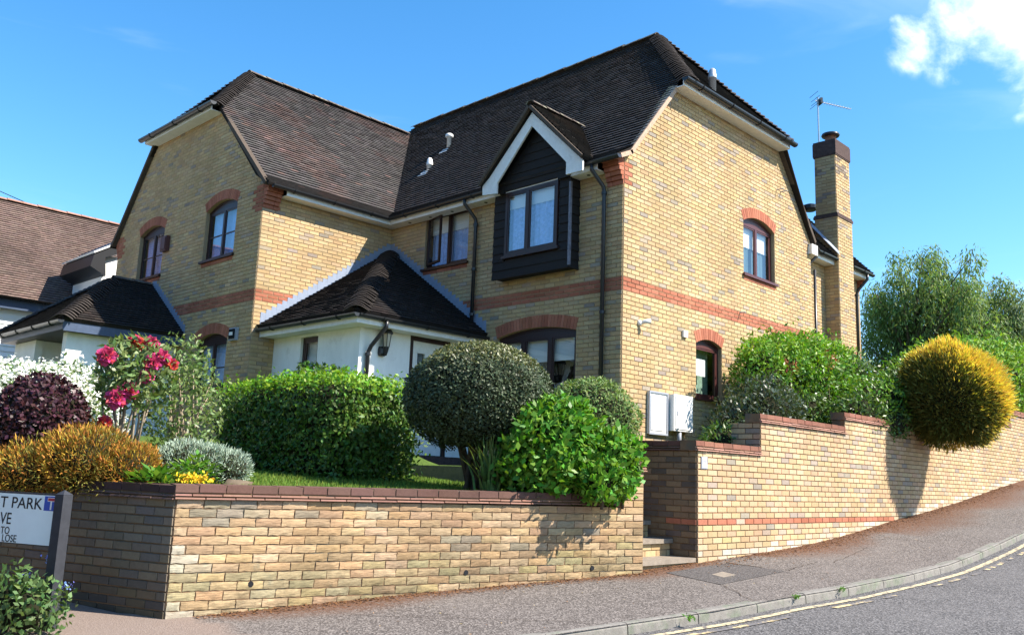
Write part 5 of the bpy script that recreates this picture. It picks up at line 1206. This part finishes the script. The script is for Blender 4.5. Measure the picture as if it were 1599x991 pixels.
# strappy plant
def strappy(name, lab, cat, c, n, h, m, spread=.4, w_=.014):
    t = thing(name, c, lab, cat); a_ = RNG.uniform(0, 6.28, n); k = RNG.uniform(.1, 1, n); mb = []
    for i in range(n):
        d = np.array([math.cos(a_[i]), math.sin(a_[i]), 0]); s_ = np.array([-d[1], d[0], 0])*w_; hh = h*RNG.uniform(.6, 1.1); b = np.array(c)+RNG.normal(size=3)*[.05, .05, 0]
        pts = [b+d*spread*k[i]*tt**1.6+np.array([0, 0, hh*tt*(1-.25*tt*k[i])]) for tt in (0, .35, .7, 1.0)]
        for j in range(3): w0, w1 = (1, .85, .55, .05)[j], (1, .85, .55, .05)[j+1]; mb.append([pts[j]-s_*w0, pts[j]+s_*w0, pts[j+1]+s_*w1, pts[j+1]-s_*w1])
    quads('leaf_blades', np.array(mb), m, t); return t
strappy('strappy_plant', 'tuft of upright grassy leaves between the rounded shrub and the glossy bush', 'plant', (-4.55, -1.75, 1.42), 110, .62, LF['pale'], .38)
# left bed
shrub('purple_shrub', 'dark purple leaved shrub at the left edge behind the street sign', 'shrub', (-8.3, .65, 1.9), (.42, .42, .5), 6500, .05, .032, LF['purple'], 21, .07, 2.8, inner=.75, core=.85, zg=1.36, yaw=.6)
merge_clumps('golden_conifer', 'low spreading orange gold conifer directly behind the wall coping', 'conifer', 1.35,
    [((-8.42, .32, 1.5), (.36, .34, .24), 5000, .05, .011, 'orange'), ((-8.08, -.02, 1.58), (.42, .36, .31), 7500, .05, .011, 'orange'), ((-7.8, -.34, 1.52), (.32, .3, .24), 5000, .05, .011, 'orange'), ((-8.62, .56, 1.46), (.3, .3, .2), 3000, .05, .011, 'orange'),
     ((-8.3, .2, 1.53), (.42, .36, .26), 2200, .05, .011, 'olive'), ((-8.0, -.12, 1.57), (.44, .38, .31), 2200, .05, .011, 'olive'), ((-7.85, -.3, 1.46), (.36, .3, .24), 1600, .05, .011, 'olive')], 22, tuft=True, core=.84, amp=.17, fuzz=.12, stems=False)
merge_clumps('silver_shrub', 'low silvery grey green mound beside the golden conifer', 'shrub', 1.42,
    [((-7.18, -.16, 1.62), (.3, .26, .21), 4200, .042, .009, 'sant'), ((-7.02, -.32, 1.6), (.26, .24, .2), 4000, .042, .009, 'sant'), ((-6.86, -.46, 1.57), (.19, .19, .17), 2200, .042, .009, 'sant'), ((-7.35, -.1, 1.55), (.2, .2, .16), 1800, .042, .009, 'sant')], 23, tuft=True, core=.86, amp=.12, fuzz=.1, stems=False)
tw_, P_, O_ = shrub('white_flowering_shrub', 'shrub smothered in small white flowers below the left hand porch', 'shrub', (-7.95, 2.1, 1.98), (1.05, .9, .64), 8000, .07, .034, LF['white_l'], 24, .2, 2.8, inner=.7, core=.8, zg=1.6, fuzz=.14)
cn_ = np.sin(P_@np.array([9.1, 4.2, 11.3]))+np.sin(P_@np.array([-7.3, 10.2, 5.1])+1)+np.sin(P_@np.array([15., -13., 9.])+2)*.7
sel = (O_[:, 2] > -.25) & (RNG.uniform(size=len(P_)) < np.clip(.75+.5*cn_, .05, 1)); k_ = sel.sum()
bc = P_[sel]+O_[sel]*.035; B_ = np.repeat(bc, 5, 0)+RNG.normal(size=(k_*5, 3))*.022
o = quads('blossom', leafquads(B_, RNG.normal(size=(k_*5, 3)), np.repeat(O_[sel], 5, 0)+RNG.normal(size=(k_*5, 3))*.4, .034, .03, .05), M['petalw'], tw_); o['kind'] = 'stuff'
# tall flowering shrub with pink blooms (a thin, leggy one) and bare twigs
tr_, P_, O_ = shrub('rose_shrub', 'tall leggy shrub with pale bare stems and big pink blooms', 'shrub', (-7.5, .54, 2.5), (.38, .36, .42), 1700, .085, .038, LF['rose'], 31, .22, 2.4, inner=.3, core=0, zg=1.45, stems=14, stemr=.011, tw='twig')
shrub('leggy_shrub', 'open twiggy green shrub in front of the shaded ground floor window', 'shrub', (-6.85, .7, 2.25), (.42, .42, .72), 2300, .06, .028, LF['rose'], 33, .22, 2.6, inner=.3, core=0, zg=1.45, stems=16, stemr=.01, tw='twig')
def bloom(r, m, name):
    mb = []; n = 70; rb = random.Random(int(r*1e4))
    for i in range(n):
        t_ = i*2.39996; e = math.acos(1-1.35*(i+.5)/n); d = np.array([math.sin(e)*math.cos(t_), math.sin(e)*math.sin(t_), math.cos(e)]); tg = np.array([-math.sin(t_), math.cos(t_), 0]); u_ = np.cross(d, tg)
        b = d*r*.3; k = r*rb.uniform(.4, .75); d = (d+np.array([rb.uniform(-.35, .35) for _ in range(3)])); mb.append([b, b+d*r*.55+tg*k*.5+u_*r*.1, b+d*r*.72-u_*k*.35, b+d*r*.55-tg*k*.5+u_*r*.1])
    o = quads(name, np.array(mb), m); me = o.data; bpy.data.objects.remove(o); return me
BMp, BMr = bloom(.088, M['pink'], 'flower'), bloom(.085, M['redp'], 'flower')
for (p, me, s_) in (((-7.71, .25, 2.63), BMp, 1.0), ((-7.48, .22, 2.30), BMp, 1.12), ((-7.58, .22, 2.22), BMp, 1.1), ((-7.30, .12, 2.6), BMp, .95), ((-7.22, .10, 2.66), BMp, .9), ((-7.42, .3, 2.79), BMr, 1.0), ((-7.28, .25, 2.81), BMp, .8), ((-7.12, .08, 2.6), BMr, .7), ((-7.33, .16, 2.47), BMp, .8), ((-7.62, .35, 1.98), BMr, .8)):
    p = (p[0]-.13, p[1]+.13, p[2])
    d = (CAM-Vector(p)).normalized()+Vector((random.uniform(-.4, .4), random.uniform(-.4, .4), random.uniform(.2, .7))); q = d.to_track_quat('Z', 'Y')
    link('flower', me, tr_, Matrix.Translation(p)@q.to_matrix().to_4x4()@Matrix.Scale(s_, 4))
def bedplant(name, lab, cat, c, n, L, Wd, m, spread, h):
    t = thing(name, c, lab, cat); a_ = RNG.uniform(0, 6.28, n); k = RNG.uniform(0, 1, n)
    P = np.array(c)+np.stack([np.cos(a_)*k*spread[0], np.sin(a_)*k*spread[1], RNG.uniform(0, h, n)*(1-.5*k)], 1); A = np.stack([np.cos(a_), np.sin(a_), RNG.uniform(.1, 1.4, n)], 1); Nn = np.tile([0, 0, 1.], (n, 1))-A*.3+RNG.normal(size=(n, 3))*.2
    quads('leaves', leafquads(P, A, Nn, L, Wd, .12, .15), m, t); return t
bedplant('hosta', 'fresh green broad leaved plants along the coping below the conifer', 'plant', (-7.72, -.82, 1.43), 130, .12, .055, LF['hosta'], (.3, .2), .12)
bedplant('leafy_plant', 'yellow green leafy clump between the silvery mound and the yellow flowers', 'plant', (-7.3, -.62, 1.45), 260, .07, .035, LF['hosta'], (.25, .2), .25)
t = bedplant('yellow_flowers', 'small patch of bright yellow flowers at the corner of the wall', 'flowers', (-7.5, -.98, 1.43), 60, .05, .02, LF['hosta'], (.14, .1), .05)
P = np.array((-7.5, -.98, 1.47))+RNG.normal(size=(330, 3))*[.075, .06, .022]; o = quads('petals', leafquads(P, RNG.normal(size=(330, 3))+[0, 0, .8], RNG.normal(size=(330, 3)), .035, .02), M['yel'], t); o['kind'] = 'stuff'
rk = thing('rock', (-6.95, -.75, 1.44), 'brown rounded rock lying behind the wall coping', 'rock')
mb = MB(); vs = []; fs = []
for i in range(7):
    for j in range(10):
        ph = math.pi*i/6; th = 2*math.pi*j/10; d = np.array([[math.sin(ph)*math.cos(th), math.sin(ph)*math.sin(th), math.cos(ph)]]); r = float(lump(d, 77, .3, 3.5)[0]); vs.append((-6.95+d[0][0]*.17*r, -.75+d[0][1]*.12*r, 1.4+d[0][2]*.1*r))
for i in range(6):
    for j in range(10): fs.append((i*10+j, i*10+(j+1) % 10, (i+1)*10+(j+1) % 10, (i+1)*10+j))
mb.add(vs, fs); mb.build('rock_body', mat('rock', (.13, .1, .07), .95, .1, var=.35, nscale=9, bump=.5, bscale=20), rk, True)
# plants at the foot of the sign
t, P_, O_ = shrub('borage_plant', 'broad leaved plant with small blue flowers at the foot of the street sign', 'plant', (-8.86, -1.16, .48), (.38, .2, .31), 850, .062, .034, LF['borage'], 41, .3, 2.8, inner=.2, core=.5, zg=.3, lo=-.6, stems=10, stemr=.006, yaw=-1.0, fold=.08)
P_ = np.array([(-8.66, -1.02, .86), (-8.62, -.99, .80), (-8.75, -.95, .72), (-8.95, -.8, .8), (-8.98, -1.0, .55), (-8.9, -1.05, .47), (-8.5, -.95, .6), (-8.45, -1.0, .62), (-8.75, -1.05, .62), (-8.98, -.95, .42)]); Q_ = np.repeat(P_, 14, 0)+RNG.normal(size=(len(P_)*14, 3))*.016
o = quads('blue_flowers', leafquads(Q_, RNG.normal(size=Q_.shape), RNG.normal(size=Q_.shape), .024, .02), M['bluep'], t); o['kind'] = 'stuff'
# right side, above the retaining wall
merge_clumps('dark_shrub', 'dark glossy shrub behind the low end of the retaining wall, next to the meter boxes', 'shrub', 1.75,
    [((.75, -1.8, 2.35), (.62, .42, .5), 3000, .085, .032, 'dark'), ((1.5, -1.75, 2.72), (.8, .5, .52), 3600, .085, .032, 'dark'), ((-.05, -1.85, 2.12), (.42, .32, .3), 900, .08, .03, 'photd'), ((1.0, -2.0, 2.7), (.3, .25, .3), 600, .08, .03, 'dark')], 51)
merge_clumps('photinia', 'bushy light green shrub with red young shoots in front of the gable', 'shrub', 2.4,
    [((2.85, -.85, 3.5), (.55, .42, .5), 2400, .095, .04, 'phot'), ((3.7, -.85, 3.62), (.7, .48, .6), 3400, .095, .04, 'phot'), ((4.6, -.85, 3.72), (.75, .5, .62), 3600, .095, .04, 'phot'), ((5.5, -.85, 3.75), (.8, .5, .6), 3600, .095, .04, 'phot'), ((6.4, -.85, 3.85), (.8, .5, .5), 2800, .095, .04, 'photd'),
     ((3.9, -.95, 3.0), (1.2, .5, .5), 3600, .09, .038, 'photd'), ((5.6, -1.0, 3.0), (1.2, .5, .5), 3200, .09, .038, 'photd'), ((3.25, -1.22, 3.68), (.16, .12, .13), 80, .09, .03, 'photr'), ((4.6, -1.3, 3.95), (.25, .15, .16), 80, .09, .03, 'photr'),
     ((3.5, -.9, 4.08), (.5, .36, .22), 700, .1, .04, 'lime'), ((4.5, -.95, 4.2), (.55, .38, .26), 800, .1, .04, 'lime'), ((5.4, -.95, 4.2), (.6, .38, .24), 700, .1, .04, 'lime'), ((2.7, -.95, 3.86), (.38, .3, .22), 500, .1, .04, 'lime'), ((4.1, -1.2, 3.8), (.5, .25, .3), 500, .1, .04, 'lime')], 53, amp=.24, fuzz=.5)
merge_clumps('overhanging_shrub', 'darker green straggling shrub hanging over the second coping step', 'shrub', 2.5,
    [((4.9, -2.15, 3.1), (.9, .5, .5), 2600, .085, .036, 'phot'), ((5.9, -2.1, 3.25), (.9, .5, .6), 2600, .085, .036, 'photd'), ((3.9, -2.2, 2.85), (.6, .38, .36), 1300, .085, .036, 'photd'), ((6.6, -2.0, 3.6), (.7, .5, .6), 1600, .085, .036, 'phot'), ((4.6, -2.5, 2.75), (.5, .2, .3), 600, .08, .034, 'photd')], 54)
# golden ball: gold tufts towards the sun, green elsewhere, growth colour plus painted shade
gc = np.array((5.62, -3.12, 3.3)); gr_ = np.array((.82, .8, .86)); tb = thing('golden_ball_conifer', (5.7, -2.3, 2.7), 'big rounded golden yellow conifer overhanging the retaining wall', 'conifer')
n = 46000; D = sphere(n, -.95); r = lump(D, 61, .12, 1.9)*(.86+.17*RNG.uniform(0, 1, n)**.45)*(1+.14*RNG.uniform(0, 1, n)**5); P = gc+D*r[:, None]*gr_; O = nrm(D/gr_); A = O+RNG.normal(size=(n, 3))*.35+np.array([0, 0, .3]); Nn = nrm(np.cross(A, RNG.normal(size=(n, 3))))
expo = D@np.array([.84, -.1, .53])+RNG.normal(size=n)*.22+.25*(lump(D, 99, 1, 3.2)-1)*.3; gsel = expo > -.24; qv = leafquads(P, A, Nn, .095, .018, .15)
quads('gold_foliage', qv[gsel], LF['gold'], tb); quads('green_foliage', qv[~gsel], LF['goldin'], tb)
mb = MB(); vs = []; fs = []
for i in range(13):
    for q in range(20):
        ph = math.pi*i/12; th = 2*math.pi*q/20; d = np.array([[math.sin(ph)*math.cos(th), math.sin(ph)*math.sin(th), math.cos(ph)]]); vs.append(tuple(gc+d[0]*gr_*.88*float(lump(d, 61, .12, 1.9)[0])))
for i in range(12):
    for q in range(20): fs.append((i*20+q, i*20+(q+1) % 20, (i+1)*20+(q+1) % 20, (i+1)*20+q))
mb.add(vs, fs); mb.build('branches', COREM, tb, True)
merge_clumps('far_hedge', 'light green hedge along the top of the retaining wall at the right edge', 'hedge', 3.0,
    [((9.3, -1.6, 3.9), (1.0, .7, .9), 3000, .12, .055, 'far'), ((10.8, -1.7, 4.2), (1.2, .8, .95), 4500, .12, .055, 'far'), ((12.8, -1.7, 4.35), (1.4, .85, 1.0), 5000, .12, .055, 'far'), ((15.2, -1.7, 4.5), (1.6, .9, 1.1), 4500, .13, .06, 'far'), ((17.8, -1.7, 4.7), (1.7, .9, 1.2), 3500, .13, .06, 'far')], 63)

def tree(name, lab, base_, H, crown, n, L, Wd, m, seed, hang=0, group=None, clumps=26, lean=0, dens=.42):
    rs = np.random.default_rng(seed); b = np.array(base_, float); t = thing(name, tuple(b), lab, 'tree', group)
    mb = MB(); top = b+np.array([lean, 0, H*.8]); mb.tube([b-[0, 0, .4], b+(top-b)*.4+rs.normal(size=3)*.15, b+(top-b)*.75+rs.normal(size=3)*.2, top], [H*.026, H*.02, H*.011, H*.004], 8)
    C_ = []
    for k in range(clumps):
        d = sphere(1)[0]; h_ = np.array(crown[0])+d*np.array(crown[1])*rs.uniform(.35, 1)
        C_.append(h_); f0 = b+(top-b)*np.clip((h_[2]-b[2])/H*.7, .2, .95)
        mid = (f0+h_)/2+np.array([0, 0, .3]); mb.tube([f0, mid, h_], [H*.008, H*.005, H*.0015], 5)
    mb.build('trunk', M['bark'], t, True)
    C_ = np.array(C_); s_ = np.array(crown[1])*dens
    ci = rs.integers(0, clumps, n); off = nrm(rs.normal(size=(n, 3)))*rs.uniform(.15, 1, (n, 1))**.5*s_
    P = C_[ci]+off
    if hang: P[:, 2] -= rs.uniform(0, 1, n)**2*hang; 
    O = nrm(off); A = rs.normal(size=(n, 3))*.5+O*.3+np.array([0, 0, -1.1 if hang else -.1]); Nn = rs.normal(size=(n, 3))*.6+O+np.array([0, 0, .3])
    quads('crown', leafquads(P, A, Nn, L, Wd, .1), m, t); return t
tree('willow_tree', 'large pale green weeping tree beyond the end of the house', (23.5, 4.0, 2.2), 9.0, ((24.3, 3.4, 8.1), (2.5, 3.0, 3.1)), 38000, .2, .05, LF['willow'], 5, 1.6, 'trees beyond the house', 75, dens=.2)
tree('birch_tree', 'slender airy tree at the right, lower than the weeping tree', (26.5, 1.4, 2.4), 8.4, ((26.3, 1.7, 7.9), (1.8, 1.7, 2.7)), 15000, .18, .06, LF['birch'], 9, .8, 'trees beyond the house', 30, dens=.3)
tree('green_tree', 'bushy lower tree between the weeping tree and the golden conifer', (21, .5, 2.3), 4.6, ((21.5, .8, 5.2), (2.6, 1.6, 1.5)), 11000, .2, .08, LF['far'], 12, .5, 'trees beyond the house', 26, dens=.36)
tree('dark_tree', 'dark evergreen tree at the right edge of the picture', (33, -.9, 2.8), 6.0, ((33, -.9, 6.2), (1.6, 1.4, 2.0)), 6000, .3, .12, LF['dk'], 15, .2, 'trees beyond the house', 16)
tree('far_tree', 'bluish green tree low behind the weeping tree', (28, 6.5, 2), 6.0, ((28, 6.5, 5.9), (3.2, 2.5, 1.9)), 8000, .26, .08, LF['birch'], 18, .6, 'trees beyond the house', 26, dens=.36)

# ------------------------------------------------------------------ ground cover
gp = []
for (x, y) in RNG.uniform((-7.6, -2.5), (-3.3, 2.2), (26000, 2)):
    if in_garden(x, y) and x < -3.05: gp.append((x, y, gz(x, y)))
gp = np.array(gp); n = len(gp); o = quads('grass', leafquads(gp, RNG.normal(size=(n, 3))*.35+[0, 0, 1], RNG.normal(size=(n, 3)), .05, .008), M['grass']); o['kind'] = 'stuff'
# rusty moss and dirt along the wall foot
ms_ = []
for i in range(7000):
    x = RNG.uniform(-7.6, 11); k = abs(RNG.normal())*(.1 if x < -1.8 else .2)
    if x < -2.98: yw = -1.33-(x+7.8)*.2635-.012
    elif x < -1.77: yw = -2.52
    else: yw = -2.545
    y = yw-k; r = RNG.uniform(.005, .016); a_ = RNG.uniform(0, 6.28); z = pav(x, y)+.003+RNG.uniform(0, .004); e = RNG.uniform(.4, 1)
    q = [(x+r*math.cos(a_+b)*(1 if j % 2 else e), y+r*math.sin(a_+b)*(1 if j % 2 else e), z+(0.004 if j < 2 else 0)) for j, b in enumerate((0, 1.57, 3.14, 4.71))]; ms_.append(q)
o = quads('moss', np.array(ms_), M['moss']); o['kind'] = 'stuff'
lf_ = []
for i in range(260):
    x = RNG.uniform(-7, 8); y = RNG.uniform(-4.1, -2.6) if x > -3 else RNG.uniform(-3.6, -1.6)-.08*x*0
    if x < -2.98 and y > -1.33-(x+7.8)*.2635-.1: continue
    r = RNG.uniform(.006, .016); a_ = RNG.uniform(0, 6.28); z = pav(x, y)+.006
    lf_.append([(x+r*math.cos(a_+b)*(1 if j % 2 else .5), y+r*math.sin(a_+b)*(1 if j % 2 else .5), z+RNG.uniform(0, .006)) for j, b in enumerate((0, 1.57, 3.14, 4.71))])
o = quads('fallen_leaves', np.array(lf_), mat('dry_leaf', (.3, .2, .1), .9, .1, hue=.5)); o['kind'] = 'stuff'
t = thing('weed', (-1.2, -4.48, .6), 'small green weeds growing in the kerb joints', 'weed')
for (x, y) in ((-2.75, -4.29), (-1.9, -4.37), (-4.4, -4.13)):
    n = 40; P = np.array((x, y, pav(x, y)))+RNG.normal(size=(n, 3))*[.02, .02, .006]; quads('leaves', leafquads(P, RNG.normal(size=(n, 3))+[0, 0, .5], RNG.normal(size=(n, 3)), .035, .012), LF['hosta'], t)

# ------------------------------------------------------------------ across the road: house known from its reflection, trees added to block sky light
oh = thing('opposite_house', (-27, 8, -.6), 'red roofed brick house across the road, reflected in the ground floor window', 'house')
mb = MB(); mb.box((-33, -1, -1.2), (-26, 17, 4.6)); mb.build('wall', mat('opposite_brick', (.25, .13, .08), .9, .1, var=.3), oh)
mb = MB(); mb.prism([(-34, -2, 4.4), (-25.4, -2, 4.4), (-29.7, -2, 9.2)], (0, 20, 0)); mb.build('roof', mat('opposite_roof', (.2, .09, .06), .9, .1, var=.4, nscale=6), oh)
for y in (1, 5, 10.5, 14.5):
    for z in (.3, 2.7): mb = MB(); mb.box((-26.02, y-.7, z), (-25.95, y+.7, z+1.2)); mb.build('window', M['frame'], oh)
for k, (x, y, h_) in enumerate(((-24, 22, 11), (-26, -7, 10), (-19, 30, 12), (-30, -16, 11), (-8, 38, 12))):  # unseen trees put in to cut sky light on the shaded walls
    tree('sky_block_tree', 'unseen dark leafy tree added to block sky light, %s' % ('beyond the left porch', 'opposite the corner', 'far down the side road', 'beside the lower road', 'behind the neighbouring house')[k], (x, y, -.8), h_, ((x, y, h_*.58), (3.4, 3.8, h_*.4)), 5000, .55, .3, LF['dk'], 70+k, 0, 'added trees blocking sky light', 20, dens=.5)
